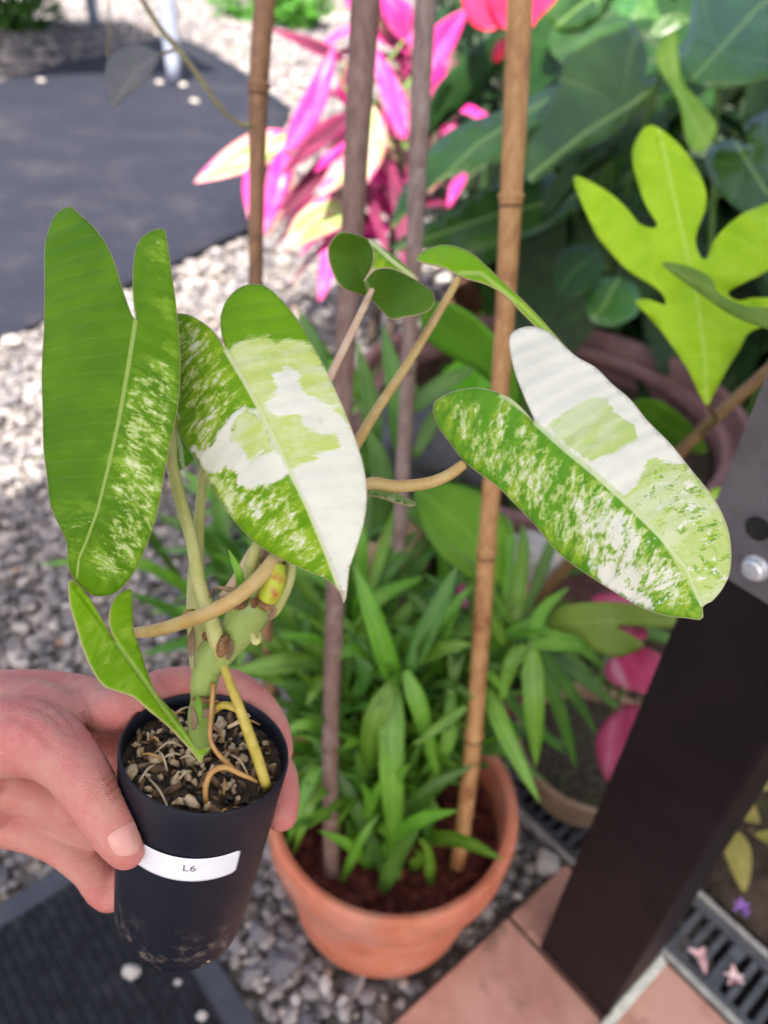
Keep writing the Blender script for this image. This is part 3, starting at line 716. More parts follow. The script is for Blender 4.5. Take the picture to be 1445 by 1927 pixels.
# ------------------------------------------------------------------ plants behind
M_LILY = leaf_mat('strap_leaf', (0.095, 0.25, 0.014), (0.16, 0.36, 0.03), (0.26, 0.46, 0.10), 0.38, 0.28, 1.2, 0.25, bump=0.2, vfreq=5.0, rib_w=0.03)
M_LILYD = leaf_mat('strap_leaf_dark', (0.050, 0.145, 0.016), (0.09, 0.22, 0.03), (0.17, 0.31, 0.08), 0.42, 0.22, 1.2, 0.2, bump=0.2, vfreq=5.0, rib_w=0.03)
M_LSTEM = stem_mat('green_stem', (0.07, 0.16, 0.03), (0.14, 0.24, 0.06))
toward = lambda p: (EYE - np.array(p)) / np.linalg.norm(EYE - np.array(p))
def px_ribbon(name, pts, wpx, mat, parent, up=0.6, **kw):
    P = [at(*q) for q in pts]; d = pts[len(pts) // 2][2]; n = toward(P[len(P) // 2]) + up * ZV
    return ribbon(name, P, wpx * d / F, n, mat, parent, **kw)
lily = empty('strap_leaf_plant', (POTC[0], POTC[1], sz)); tag(lily, 'bright green strap-leaved plant growing among canes in the terracotta pot', 'plant')
# stems that carry the leaf whorls
heads = [(742, 1285, 0.80), (690, 1500, 0.90), (770, 1480, 0.88), (600, 1420, 0.86), (1000, 1212, 0.80), (660, 1180, 0.82), (850, 1290, 0.82), (560, 1250, 0.86)]
for (x, y, d) in heads:
    h = at(x, y, d); b = np.array([POTC[0] + 0.45 * (h[0] - POTC[0]) * .5, POTC[1] + 0.25 * (h[1] - POTC[1]), sz])
    b[:2] = POTC + np.clip(b[:2] - POTC, -0.07, 0.07)
    tube('stem', [b, (b + h) / 2 + np.array([0, 0.01, 0.03]), h], [0.0055, 0.005, 0.004], M_LSTEM, lily, 8, 5)
spec = [([(745, 1295, .80), (708, 1180, .76), (665, 1058, .74)], 44), ([(765, 1270, .80), (815, 1160, .78), (862, 1062, .77)], 40),
        ([(742, 1285, .80), (736, 1450, .80), (752, 1662, .84)], 50), ([(738, 1285, .79), (700, 1370, .80), (688, 1478, .84)], 44),
        ([(762, 1262, .79), (795, 1350, .80), (828, 1485, .85)], 36), ([(1000, 1212, .80), (1004, 1320, .80), (1008, 1445, .83)], 44),
        ([(915, 1290, .82), (955, 1390, .80), (1016, 1512, .80)], 36), ([(878, 1330, .79), (830, 1365, .79), (778, 1402, .79)], 22),
        ([(775, 1245, .81), (830, 1220, .79), (890, 1212, .78)], 34), ([(1000, 1212, .80), (1080, 1212, .80), (1135, 1255, .83)], 34),
        ([(590, 1240, .86), (520, 1250, .85), (436, 1264, .86)], 42), ([(612, 1425, .86), (575, 1490, .85), (538, 1598, .86)], 28),
        ([(606, 1460, .86), (578, 1530, .85), (550, 1612, .86)], 22), ([(625, 1372, .86), (580, 1362, .84), (528, 1378, .84)], 26),
        ([(645, 1645, .93), (675, 1580, .90), (700, 1540, .89)], 44), ([(700, 1560, .90), (730, 1600, .89), (745, 1655, .90)], 48),
        ([(770, 1480, .88), (800, 1530, .86), (806, 1590, .87)], 34), ([(950, 1215, .81), (915, 1150, .79), (880, 1090, .79)], 30),
        ([(742, 1280, .82), (700, 1255, .83), (630, 1240, .85)], 36), ([(990, 1215, .80), (960, 1250, .80), (940, 1330, .82)], 32),
        ([(1000, 1212, .80), (1020, 1150, .82), (1070, 1105, .84)], 26), ([(660, 1180, .82), (600, 1150, .84), (560, 1160, .86)], 34),
        ([(660, 1180, .82), (690, 1260, .82), (650, 1345, .85)], 36), ([(660, 1180, .84), (720, 1120, .84), (800, 1085, .86)], 32),
        ([(850, 1290, .82), (880, 1180, .82), (1000, 1120, .84)], 34), ([(560, 1250, .88), (600, 1330, .87), (590, 1420, .88)], 34),
        ([(850, 1290, .82), (840, 1400, .83), (790, 1460, .85)], 30), ([(560, 1250, .88), (490, 1190, .88), (440, 1130, .92)], 30)]
for pts, w in spec: px_ribbon('leaf', pts, w, M_LILY if rng.random() < .8 else M_LILYD, lily)
for k in range(330):
    x, y, d = heads[rng.randrange(len(heads))]; h = at(x, y, d)
    base = h * (0.35 + 0.65 * rng.random()) + np.array([POTC[0], POTC[1], sz]) * 0
    f_ = 0.25 + 0.75 * rng.random(); base = np.array([POTC[0], POTC[1], sz]) * (1 - f_) + h * f_ + nr.normal(0, 0.012, 3)
    w = rng.random() * 6.283; Lf = 0.11 + 0.11 * rng.random(); el = rng.uniform(0.25, 1.35)
    dv = np.array([math.cos(w) * math.cos(el), math.sin(w) * math.cos(el), math.sin(el)])
    if dv[1] < -0.35: dv[1] *= 0.4
    base = base + np.array([0, 0.035, -0.01])
    p1 = base + dv * Lf * .55; p2 = base + dv * Lf - ZV * Lf * rng.uniform(.02, .35)
    if p2[2] < .19 or min(p1[1], p2[1]) < .42 or (np.linalg.norm(p2[:2] - POTC) > .125 and p2[1] < POTC[1]): continue
    ribbon('leaf', [base, p1, p2], 0.011 + 0.008 * rng.random(), np.array([0, 0, 1.0]) + 0.4 * toward(base), M_LILYD if rng.random() < .45 else M_LILY, lily, thick=0, n=8)
for k in range(85):                                    # upright blades rooted in the middle of the pot
    b = np.array([POTC[0] - .015 + rng.gauss(0, .028), POTC[1] - .02 + rng.gauss(0, .034), sz - .002]); w = rng.random() * 6.283; el = rng.uniform(.85, 1.5); Lf = rng.uniform(.10, .21)
    dv = np.array([math.cos(w) * math.cos(el), math.sin(w) * math.cos(el), math.sin(el)])
    if (b + dv * Lf * 1.2)[1] < POTC[1] - .10 or abs((b + dv * Lf * 1.2)[0] - POTC[0]) > .115: continue
    ribbon('leaf', [b, b + dv * Lf * .6, b + dv * Lf + np.array([dv[0], dv[1], -.35]) * Lf * .2], rng.uniform(.010, .018), ZV * .4 + toward(b), M_LILY if rng.random() < .7 else M_LILYD, lily, thick=0, n=10)
for pts, w in [([(1000, 1212, .82), (1065, 1290, .84), (1125, 1385, .88)], 30), ([(1000, 1215, .82), (1050, 1330, .84), (1085, 1450, .87)], 30), ([(1000, 1212, .82), (1100, 1280, .86), (1170, 1340, .90)], 28), ([(930, 1290, .84), (1010, 1370, .85), (1065, 1420, .87)], 24)]:
    px_ribbon('leaf', pts, w, M_LILYD, lily)
# the paler broad straps further back
bl = empty('broad_strap_plant', (*gr(640, 900)[:2], 0)); tag(bl, 'clump of broad grey-green arching strap leaves behind the canes', 'plant')
for k in range(260):
    b = np.array([0.02 + nr.normal(0, .13), 0.98 + nr.normal(0, .13), 0.03]); w = rng.random() * 6.283; el = rng.uniform(.35, 1.35); Lf = rng.uniform(.28, .52)
    dv = np.array([math.cos(w) * math.cos(el), math.sin(w) * math.cos(el), math.sin(el)])
    p2 = b + dv * Lf - ZV * Lf * rng.uniform(.05, .4); p2[2] = max(p2[2], 0.03)
    if b[1] < .78 or p2[1] < .70: continue
    ribbon('leaf', [b, b + dv * Lf * .55, p2], 0.022 + 0.014 * rng.random(), ZV + .3 * toward(b), M_LILYD if rng.random() < .65 else M_LILY, bl, thick=0, n=10)
for pts, w in [([(600, 800, 1.0), (600, 680, .97), (560, 580, .98)], 40), ([(640, 760, 1.0), (600, 660, .98), (545, 620, 1.0)], 36), ([(700, 760, 1.0), (640, 700, .97), (575, 690, .98)], 44),
               ([(690, 900, 1.02), (700, 780, .97), (670, 640, .97)], 40), ([(760, 880, 1.02), (745, 740, .98), (720, 610, 1.0)], 44), ([(700, 1020, 1.0), (720, 900, .97), (690, 800, .97)], 46),
               ([(760, 780, 1.0), (840, 720, .98), (900, 690, .99)], 38), ([(780, 860, 1.0), (830, 770, .99), (870, 750, .98)], 30), ([(620, 960, 1.0), (590, 1080, .97), (540, 1130, .97)], 40), ([(680, 1010, 1.0), (760, 960, .98), (800, 1000, .98)], 36)]:
    px_ribbon('leaf', pts, w, M_LILYD if rng.random() < .5 else M_LILY, bl)

# lime lobed-leaf plant
M_LIME = leaf_mat('lime_leaf', (0.48, 0.76, 0.022), (0.58, 0.83, 0.04), (0.62, 0.84, 0.12), 0.45, 0.42, 2.2, 0.6, spec=0.25, vfreq=0.33, bump=0.7, spot=(0.40, 0.66, 0.012), spot_t=.62, vary=0.1)
M_LIME2 = leaf_mat('lime_leaf_mid', (0.13, 0.36, 0.02), (0.19, 0.46, 0.03), (0.30, 0.55, 0.08), 0.45, 0.35, 1.0, 0.2, spec=0.35, vfreq=0.45, bump=0.2)
M_OLIVE = leaf_mat('olive_leaf', (0.16, 0.28, 0.03), (0.24, 0.38, 0.05), (0.34, 0.45, 0.10), 0.5, 0.3, 1.0, 0.2, spot=(0.30, 0.26, 0.06), spot_t=.66)
M_BSTEM = stem_mat('brown_stem', (0.16, 0.09, 0.035), (0.25, 0.15, 0.06), 40, c3=(0.10, 0.05, 0.02))
lb = at(1010, 1125, 1.02)
lime = empty('lobed_leaf_plant', lb); tag(lime, 'lime green plant with deeply lobed leaf on brown stem beside the post', 'plant')
big = [(1078, 335), (1130, 352), (1175, 388), (1205, 422), (1237, 426), (1214, 385), (1195, 330), (1189, 285), (1204, 250), (1226, 235), (1265, 260), (1300, 300), (1325, 350), (1327, 390), (1312, 432), (1309, 462), (1326, 490),
       (1346, 448), (1385, 410), (1420, 392), (1475, 380), (1490, 470), (1440, 512), (1400, 532), (1368, 552), (1390, 566), (1420, 560), (1480, 566), (1490, 600), (1415, 622), (1390, 660), (1365, 700), (1342, 744), (1330, 764), (1315, 742), (1290, 690), (1250, 632), (1220, 596), (1194, 568), (1220, 563), (1252, 574), (1240, 547), (1180, 508), (1135, 460), (1115, 428)]
poly_leaf('leaf', big, [(1290, 470), (1310, 560), (1325, 660), (1330, 758)], [(1080, 335, .66), (1230, 240, .66), (1460, 420, .60), (1300, 480, .62), (1330, 760, .58), (1460, 590, .58)], M_LIME, lime, 12, 0.0006, fold=-0.22, ruffle=0.016)
poly_leaf('leaf', [(1245, 497), (1290, 500), (1335, 522), (1352, 552), (1400, 575), (1470, 585), (1480, 625), (1420, 612), (1370, 590), (1310, 548)], [(1250, 500), (1340, 545), (1470, 605)], [(1250, 497, .605), (1350, 560, .56), (1470, 600, .52), (1340, 520, .57), (1310, 550, .58)], M_OLIVE, lime, 12, 0.0006)
poly_leaf('leaf', [(790, 580), (830, 568), (870, 580), (920, 620), (955, 670), (975, 740), (960, 760), (900, 700), (840, 668), (800, 635)], [(795, 590), (880, 650), (965, 755)], [(790, 580, .86), (880, 650, .84), (970, 750, .82), (900, 700, .86)], M_LIME2, lime, 14, 0.0005, fold=0.15)
poly_leaf('leaf', [(780, 915), (830, 908), (890, 920), (940, 960), (965, 1020), (965, 1080), (930, 1105), (880, 1085), (830, 1045), (795, 990)], [(785, 920), (880, 1000), (945, 1095)], [(780, 915, .88), (880, 1000, .86), (960, 1080, .86), (930, 960, .88)], M_LIME2, lime, 14, 0.0005, fold=0.1)
poly_leaf('leaf', [(1030, 1160), (1060, 1140), (1120, 1133), (1200, 1138), (1290, 1165), (1275, 1182), (1220, 1180), (1160, 1178), (1195, 1200), (1212, 1215), (1165, 1236), (1120, 1225), (1070, 1200), (1035, 1185)], [(1035, 1172), (1120, 1170), (1285, 1170)], [(1030, 1170, .84), (1150, 1150, .80), (1285, 1170, .80), (1160, 1235, .80)], M_OLIVE, lime, 12, 0.0005)
poly_leaf('leaf', [(1335, 925), (1370, 918), (1400, 935), (1385, 990), (1350, 970)], [(1340, 930), (1390, 980)], [(1340, 930, .82), (1390, 970, .8), (1400, 930, .84)], M_LIME, lime, 12, 0.0005)
poly_leaf('leaf', [(1190, 760), (1240, 755), (1300, 800), (1330, 850), (1290, 850), (1230, 830)], [(1195, 765), (1260, 805), (1325, 850)], [(1190, 760, .95), (1260, 800, .93), (1325, 850, .95)], M_LIME2, lime, 12, 0.0005)
pxtube('petiole', [(1470, 675, .80, 24), (1330, 800, .86, 24), (1180, 950, .94, 23), (1080, 1050, .99, 24), (1005, 1130, 1.03, 24)], M_BSTEM, lime)
pxtube('petiole', [(1330, 762, .585, 9), (1345, 790, .66, 12), (1320, 815, .86, 14)], M_BSTEM, lime)

# anthuriums in the shade
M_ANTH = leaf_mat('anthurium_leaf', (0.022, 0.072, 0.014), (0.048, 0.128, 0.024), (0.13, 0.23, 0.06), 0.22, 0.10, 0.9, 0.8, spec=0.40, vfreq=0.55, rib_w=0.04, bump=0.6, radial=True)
M_ANTHD = leaf_mat('anthurium_leaf_shaded', (0.008, 0.028, 0.006), (0.017, 0.052, 0.010), (0.04, 0.09, 0.025), 0.42, 0.08, 0.9, 0.3, spec=0.22, vfreq=0.5, bump=0.6, radial=True)  # shade in the gaps between leaves is put into this darker green
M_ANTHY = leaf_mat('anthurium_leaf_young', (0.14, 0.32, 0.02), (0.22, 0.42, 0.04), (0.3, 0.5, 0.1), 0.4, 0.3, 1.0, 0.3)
ab = np.array([0.55, 1.75, 0.03]); anth = empty('anthurium_plant', ab); tag(anth, 'dark glossy heart-leaved anthurium filling the shaded bed', 'plant')
AL = [([(1060, 110), (1085, 75), (1130, 40), (1170, 28), (1200, 55), (1218, 110), (1212, 150), (1238, 143), (1230, 175), (1190, 222), (1140, 262), (1080, 288), (1030, 325), (1000, 345), (990, 330), (985, 300), (1000, 240), (1030, 190), (1052, 150)], [(1172, 205), (1100, 250), (995, 335)], [(1172, 205, 1.35), (1060, 110, 1.40), (1170, 28, 1.46), (995, 335, 1.24), (1230, 160, 1.36)], M_ANTH, -0.22),
      ([(733, 432), (760, 350), (800, 290), (850, 243), (930, 212), (1000, 180), (1058, 155), (1075, 175), (1052, 215), (1000, 242), (950, 282), (880, 322), (820, 347), (780, 388)], [(1065, 165), (900, 270), (735, 430)], [(733, 432, 1.18), (900, 270, 1.28), (1065, 165, 1.42), (860, 240, 1.32)], M_ANTH, 0.2),
      ([(798, 262), (812, 180), (850, 130), (900, 82), (942, 58), (948, 110), (912, 162), (870, 205), (830, 238)], [(940, 65), (870, 150), (800, 260)], [(940, 60, 1.55), (870, 150, 1.48), (800, 260, 1.42)], M_ANTHD, 0.2),
      ([(1262, 105), (1290, 72), (1300, 20), (1325, -30), (1480, -30), (1490, 140), (1440, 150), (1400, 160), (1340, 166), (1290, 146)], [(1352, 95), (1420, 20), (1480, -30)], [(1262, 105, 1.2), (1350, 95, 1.18), (1400, 160, 1.12), (1480, -30, 1.32), (1480, 140, 1.12)], M_ANTH, -0.12),
      ([(1325, 300), (1345, 270), (1380, 262), (1407, 276), (1402, 240), (1425, 216), (1490, 215), (1490, 400), (1420, 408), (1380, 387), (1345, 350)], [(1410, 312), (1440, 360), (1480, 400)], [(1325, 300, 1.15), (1410, 310, 1.12), (1400, 400, 1.05), (1480, 220, 1.2)], M_ANTH, -0.12),
      ([(735, 470), (800, 470), (870, 475), (930, 462), (1000, 442), (1062, 412), (1092, 372), (1062, 332), (1000, 328), (930, 345), (880, 370), (840, 400), (780, 430)], [(1080, 370), (930, 405), (740, 470)], [(1090, 370, 1.5), (930, 400, 1.42), (740, 470, 1.36), (900, 470, 1.38)], M_ANTH, 0.15),
      ([(1040, 500), (1060, 470), (1110, 460), (1135, 490), (1125, 530), (1080, 560), (1048, 545)], [(1120, 480), (1080, 510), (1050, 550)], [(1120, 480, 1.3), (1050, 550, 1.25), (1060, 470, 1.32)], M_ANTHD, 0.1),
      ([(1100, 580), (1110, 540), (1150, 520), (1200, 540), (1200, 590), (1150, 615), (1115, 605)], [(1160, 530), (1140, 570), (1110, 605)], [(1160, 530, 1.32), (1110, 605, 1.26), (1200, 580, 1.3)], M_ANTH, 0.1),
      ([(1235, 120), (1245, 75), (1272, 58), (1276, 110), (1285, 155), (1320, 195), (1348, 240), (1320, 285), (1292, 270), (1275, 190)], [(1260, 75), (1275, 170), (1325, 270)], [(1260, 75, 1.15), (1280, 170, 1.12), (1325, 270, 1.08)], M_ANTHY, 0.5),
      ([(1030, 20), (1080, -20), (1150, -20), (1140, 25), (1090, 60), (1050, 60)], [(1120, -10), (1080, 20), (1040, 55)], [(1120, -10, 1.7), (1040, 55, 1.6)], M_ANTH, 0.1),
      ([(1020, 420), (1030, 360), (1080, 290), (1150, 255), (1160, 290), (1110, 330), (1060, 380)], [(1150, 265), (1090, 320), (1022, 415)], [(1150, 265, 1.36), (1022, 415, 1.3)], M_ANTHD, 0.2)]
for out, mid, ctrl, mt, fo in AL:
    o = poly_leaf('leaf', out, mid, ctrl, mt, anth, 20, 0.0008, fold=fo, ruffle=0.01)
    j = at(mid[0][0], mid[0][1], tps(ctrl, np.array([mid[0]], float))[0]); b = ab + nr.normal(0, .12, 3) * [1, 1, 0]
    tube('petiole', [b, (b + j) / 2 + np.array([0, .06, .08]), j + toward(j) * -0.004], [.006, .005, .0035], M_LSTEM, anth, 8, 5)
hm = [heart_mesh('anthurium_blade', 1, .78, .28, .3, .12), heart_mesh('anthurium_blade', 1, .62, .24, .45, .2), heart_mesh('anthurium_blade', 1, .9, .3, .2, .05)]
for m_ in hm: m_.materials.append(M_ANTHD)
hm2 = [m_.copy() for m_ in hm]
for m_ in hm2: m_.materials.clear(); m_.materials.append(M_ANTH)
for k in range(300):
    x = rng.uniform(0.02, 1.9); y = rng.uniform(1.45, 2.7); z = rng.uniform(.12, .9) * (0.6 + .35 * (y - 1.2))
    if k >= 200: x = rng.uniform(.2, 1.0); y = rng.uniform(1.65, 2.1); z = rng.uniform(.08, .55)
    if x < 0.1 + .22 * (y - 1.4): x += .4
    L = rng.uniform(.13, .26); td = np.array([rng.gauss(-.3, .6), rng.gauss(-.7, .4), rng.gauss(-.5, .35)]); nn = np.array([rng.gauss(0, .35), rng.gauss(-.35, .3), 1])
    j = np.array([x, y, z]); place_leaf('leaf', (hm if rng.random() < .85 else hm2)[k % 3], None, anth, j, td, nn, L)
    if k % 3 == 0:
        b = np.array([x + rng.gauss(0, .1), y + rng.uniform(0, .2), 0.03]); tube('petiole', [b, (b + j) / 2 + np.array([0, .04, .04]), j], [.005, .004, .003], M_LSTEM, anth, 6, 4)
# shrubs closing the back of the bed; dense shade is put into their leaf colour
M_SHRUB = leaf_mat('shrub_leaf_shaded', (0.006, 0.022, 0.006), (0.016, 0.048, 0.012), (0.03, 0.07, 0.02), 0.5, .12, 1, .1)
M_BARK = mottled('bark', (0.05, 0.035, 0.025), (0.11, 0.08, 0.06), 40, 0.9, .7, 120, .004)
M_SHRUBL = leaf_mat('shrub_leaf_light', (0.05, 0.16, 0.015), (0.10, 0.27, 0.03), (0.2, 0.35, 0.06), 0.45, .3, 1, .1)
def shrub(label, c, r, n, mat, size, seed):
    r_ = np.random.default_rng(seed); root = empty('shrub', (c[0], c[1], 0)); tag(root, label, 'shrub')
    V = []; Fc = []; Gq = []
    for k in range(n):
        d = r_.normal(0, 1, 3); d /= np.linalg.norm(d); rad = r_.uniform(.45, 1.0) * (1 + .25 * mnoise.noise(Vector(d * 2.3)))
        p = np.array(c) + d * r * rad; p[2] = max(p[2], .03)
        a = r_.normal(0, 1, 3); a /= np.linalg.norm(a); n_ = d * .6 + ZV * .6 + r_.normal(0, .4, 3); s = np.cross(a, n_); s /= np.linalg.norm(s); L = size * r_.uniform(.6, 1.3); i = len(V)
        V += [p - a * L * .5, p + s * L * .24 - a * .1 * L, p + a * L * .5, p - s * L * .24 - a * .1 * L]; Fc += [(i, i + 1, i + 2), (i, i + 2, i + 3)]
        Gq += [(0, 0, 0), (0, .2, .5), (0, 0, 1), (0, -.2, .5)]
    o = mesh('crown', V, Fc, mat, root); g = o.data.attributes.new('geo', 'FLOAT_VECTOR', 'POINT'); g.data.foreach_set('vector', np.array(Gq, 'f').ravel())
    for k in range(4):
        tip = np.array(c) + r_.normal(0, .4, 3) * r * .6; tube('trunk', [(c[0] + r_.normal(0, .04), c[1] + r_.normal(0, .04), 0.0), ((c[0] + tip[0]) / 2, (c[1] + tip[1]) / 2, tip[2] * .6), tip], [.02, .014, .006], M_BARK, root, 7, 4)
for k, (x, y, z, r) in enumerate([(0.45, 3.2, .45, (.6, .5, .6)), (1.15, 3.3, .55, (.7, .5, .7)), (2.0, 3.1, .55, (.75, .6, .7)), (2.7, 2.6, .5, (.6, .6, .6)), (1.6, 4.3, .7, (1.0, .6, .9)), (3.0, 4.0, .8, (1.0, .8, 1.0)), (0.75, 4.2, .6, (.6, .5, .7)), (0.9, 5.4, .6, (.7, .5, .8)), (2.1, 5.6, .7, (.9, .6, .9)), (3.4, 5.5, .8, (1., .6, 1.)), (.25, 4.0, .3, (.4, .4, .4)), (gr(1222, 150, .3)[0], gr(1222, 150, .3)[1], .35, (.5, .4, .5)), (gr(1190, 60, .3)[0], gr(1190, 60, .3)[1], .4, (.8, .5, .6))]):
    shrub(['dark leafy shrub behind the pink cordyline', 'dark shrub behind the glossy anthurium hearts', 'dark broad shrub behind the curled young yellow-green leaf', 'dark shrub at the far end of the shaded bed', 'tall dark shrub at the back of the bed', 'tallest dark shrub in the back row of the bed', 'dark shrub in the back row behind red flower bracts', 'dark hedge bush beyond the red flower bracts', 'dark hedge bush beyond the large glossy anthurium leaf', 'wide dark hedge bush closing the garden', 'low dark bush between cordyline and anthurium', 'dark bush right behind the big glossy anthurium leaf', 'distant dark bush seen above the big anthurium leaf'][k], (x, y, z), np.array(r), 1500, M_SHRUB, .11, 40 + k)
for k, (px, py, r, s_) in enumerate([(480, 10, .45, .10), (40, 30, .35, .08), (560, 30, .3, .1)]):
    c = gr(px, py + 25); shrub(['light green leafy shrub behind the slim brown cane', 'low green shrub at the far edge of the sunny gravel', 'small bright shrub between the brown canes'][k], (c[0], c[1], .22), np.array([r, r, r * .8]), 700, M_SHRUBL, .09, 70 + k)

# pink cordyline
M_PINK = streak_leaf_mat('pink_leaf', [(0.32, (0.60, 0.018, 0.22)), (0.48, (0.74, 0.055, 0.34)), (0.58, (0.78, 0.16, 0.42)), (0.66, (0.66, 0.52, 0.42)), (0.74, (0.36, 0.48, 0.13))], .35, (0.64, 0.02, 0.25))
M_PINKG = streak_leaf_mat('pink_green_leaf', [(0.32, (0.20, 0.36, 0.06)), (0.47, (0.38, 0.48, 0.16)), (0.56, (0.58, 0.54, 0.34)), (0.63, (0.74, 0.08, 0.36))], .35, (0.70, 0.03, 0.28))
M_MAROON = streak_leaf_mat('maroon_leaf', [(0.3, (0.045, 0.010, 0.022)), (0.55, (0.12, 0.015, 0.045)), (0.7, (0.32, 0.03, 0.12))], .2, (0.25, 0.02, 0.09))
cb = gr(640, 640); cb[2] = 0; cd = 1.75
cb = np.array([-0.08, 2.0, 0.0]); cord = empty('cordyline_plant', cb); tag(cord, 'cordyline with hot pink, lime and maroon leaves in the sun behind the canes', 'plant')
CL = [([(385, 335), (420, 290), (470, 255), (512, 240), (548, 255), (525, 300), (470, 332), (420, 350)], 0, 5), ([(538, 288), (560, 220), (600, 130), (622, 103), (657, 150), (642, 168), (602, 222), (565, 262)], 1, 0), ([(500, 425), (497, 340), (515, 285), (540, 275), (552, 305), (545, 352), (520, 390)], 1, 0),
      ([(547, 462), (550, 402), (580, 365), (612, 355), (652, 390), (642, 422), (600, 442)], 1, 5), ([(705, 98), (740, 128), (766, 180), (779, 222), (760, 265), (735, 240), (715, 190)], 1, 0), ([(690, 195), (722, 222), (750, 270), (746, 302), (700, 342), (668, 352), (675, 270)], 1, 5),
      ([(600, 316), (620, 280), (656, 243), (662, 270), (640, 302)], 0, 0), ([(505, 425), (560, 345), (628, 285), (640, 300), (590, 370), (540, 410)], 0, 9), ([(606, 362), (630, 310), (668, 270), (690, 300), (665, 350)], 1, 5), ([(457, 400), (455, 340), (470, 310), (480, 350), (470, 405)], 1, 0),
      ([(520, 60), (570, 55), (620, 85), (650, 115), (600, 100), (555, 85)], 0, 9), ([(645, -20), (690, -20), (705, 40), (670, 60)], 1, 0), ([(715, -20), (770, -20), (790, 50), (760, 75), (735, 30)], 1, 0), ([(560, 240), (620, 210), (665, 215), (640, 235), (590, 275), (540, 320)], 0, 9),
      ([(700, 20), (735, 60), (760, 75), (775, 110), (735, 90), (705, 60)], 1, 5), ([(600, 440), (640, 400), (665, 420), (655, 470), (620, 520), (605, 550)], 1, 0), ([(735, 300), (760, 330), (770, 400), (760, 500), (745, 440)], 1, 9), ([(690, 350), (720, 400), (725, 470), (700, 440)], 1, 9),
      ([(780, 60), (830, 20), (870, 30), (850, 80), (815, 120), (790, 150)], 0, 0), ([(520, 300), (545, 300), (560, 350), (530, 400), (505, 430), (505, 370)], 1, 5), ([(630, 120), (660, 110), (672, 160), (650, 200), (635, 170)], 1, 0), ([(835, 360), (850, 330), (875, 325), (868, 350), (845, 385)], 0, 0)]
top = np.array([-0.03, 2.0, .62])
for out, hz, sty in CL:
    O = np.array(out, float); c = O.mean(0); d0 = cd + rng.uniform(-.12, .12)
    i, j = max(((i, j) for i in range(len(O)) for j in range(i)), key=lambda q: np.linalg.norm(O[q[0]] - O[q[1]]))
    A, B = O[i], O[j]
    ctx = np.array([655, 230.]); 
    if np.linalg.norm(A - ctx) > np.linalg.norm(B - ctx): A, B = B, A
    ar = abs(sum(O[q][0] * O[(q + 1) % len(O)][1] - O[(q + 1) % len(O)][0] * O[q][1] for q in range(len(O)))) / 2; ln = np.linalg.norm(A - B)
    B2 = B + (B - A) * .12; Mi = (A + B) / 2 * .5 + O.mean(0) * .5
    px_ribbon('leaf', [(*A, d0 + .03), (*Mi, d0 - .01), (*B2, d0 - .05)], 1.35 * ar / ln, {0: M_PINK, 5: M_PINKG, 9: M_MAROON}[sty], cord, .3, prof=lambda t: (math.sin(math.pi * min(1, t ** .8)) ** .8) if t < .995 else 0.0, keel=.3, n=20, twist=rng.uniform(-.4, .4))
    tube('petiole', [top + nr.normal(0, .03, 3), at(*((np.array([655, 230]) + A) / 2), d0 + .06), at(*A, d0 + .03)], [.004, .004, .003], M_LSTEM, cord, 6, 4)
for k in range(60):
    w = rng.random() * 6.28; el = rng.uniform(-.3, 1.2); dv = np.array([math.cos(w) * math.cos(el), abs(math.sin(w)) * math.cos(el) * .8, math.sin(el)]); b = top + np.array([0, .06, rng.uniform(-.35, .1)]); L = rng.uniform(.18, .34)
    ribbon('leaf', [b, b + dv * L * .6, b + dv * L - ZV * L * .35], rng.uniform(.028, .045), ZV + .5 * toward(b), [M_PINK, M_PINKG, M_PINK, M_MAROON][k % 4], cord, thick=0, n=10, prof=lambda t: (math.sin(math.pi * min(1, t ** .8)) ** .8) if t < .995 else 0.0)
tube('stem', [cb, (cb + top) / 2 + np.array([.02, 0, 0]), top], [.014, .012, .009], M_BARK, cord, 10, 5)
tube('stem', [cb + np.array([.05, .02, 0]), cb + np.array([.09, .03, .3]), top + np.array([.1, .05, .1])], [.012, .01, .008], M_BARK, cord, 10, 5)
# red flower bracts at the top
M_RED = streak_leaf_mat('red_bract', [(0.3, (0.62, 0.008, 0.045)), (0.55, (0.80, 0.02, 0.10)), (0.7, (0.85, 0.10, 0.20))], .25)
rb = np.array([0.22, 1.8, 0]); red = empty('red_flower_plant', rb); tag(red, 'crimson flower bracts behind the top of the tan cane', 'flower')
for out, d in [([(868, -25), (900, -30), (960, -25), (955, 40), (915, 58), (880, 35)], 1.4), ([(980, -20), (1050, -25), (1045, 0), (1012, 35), (992, 60), (985, 25)], 1.42), ([(915, -20), (975, -25), (980, 45), (950, 55), (930, 30)], 1.38), ([(925, 110), (935, 78), (955, 75), (950, 100), (935, 118)], 1.42)]:
    O = np.array(out, float); poly_leaf('bract', out, [O[0], O.mean(0), O[len(O) // 2]], [(*O[0], d + .02), (*O[len(O) // 2], d - .02), (*O[1], d + .01)], M_RED, red, 12, .0008, fold=.2)
tube('stem', [rb, np.array([.2, 1.75, .5]), at(945, 20, 1.45)], [.006, .005, .004], M_LSTEM, red, 7, 4)

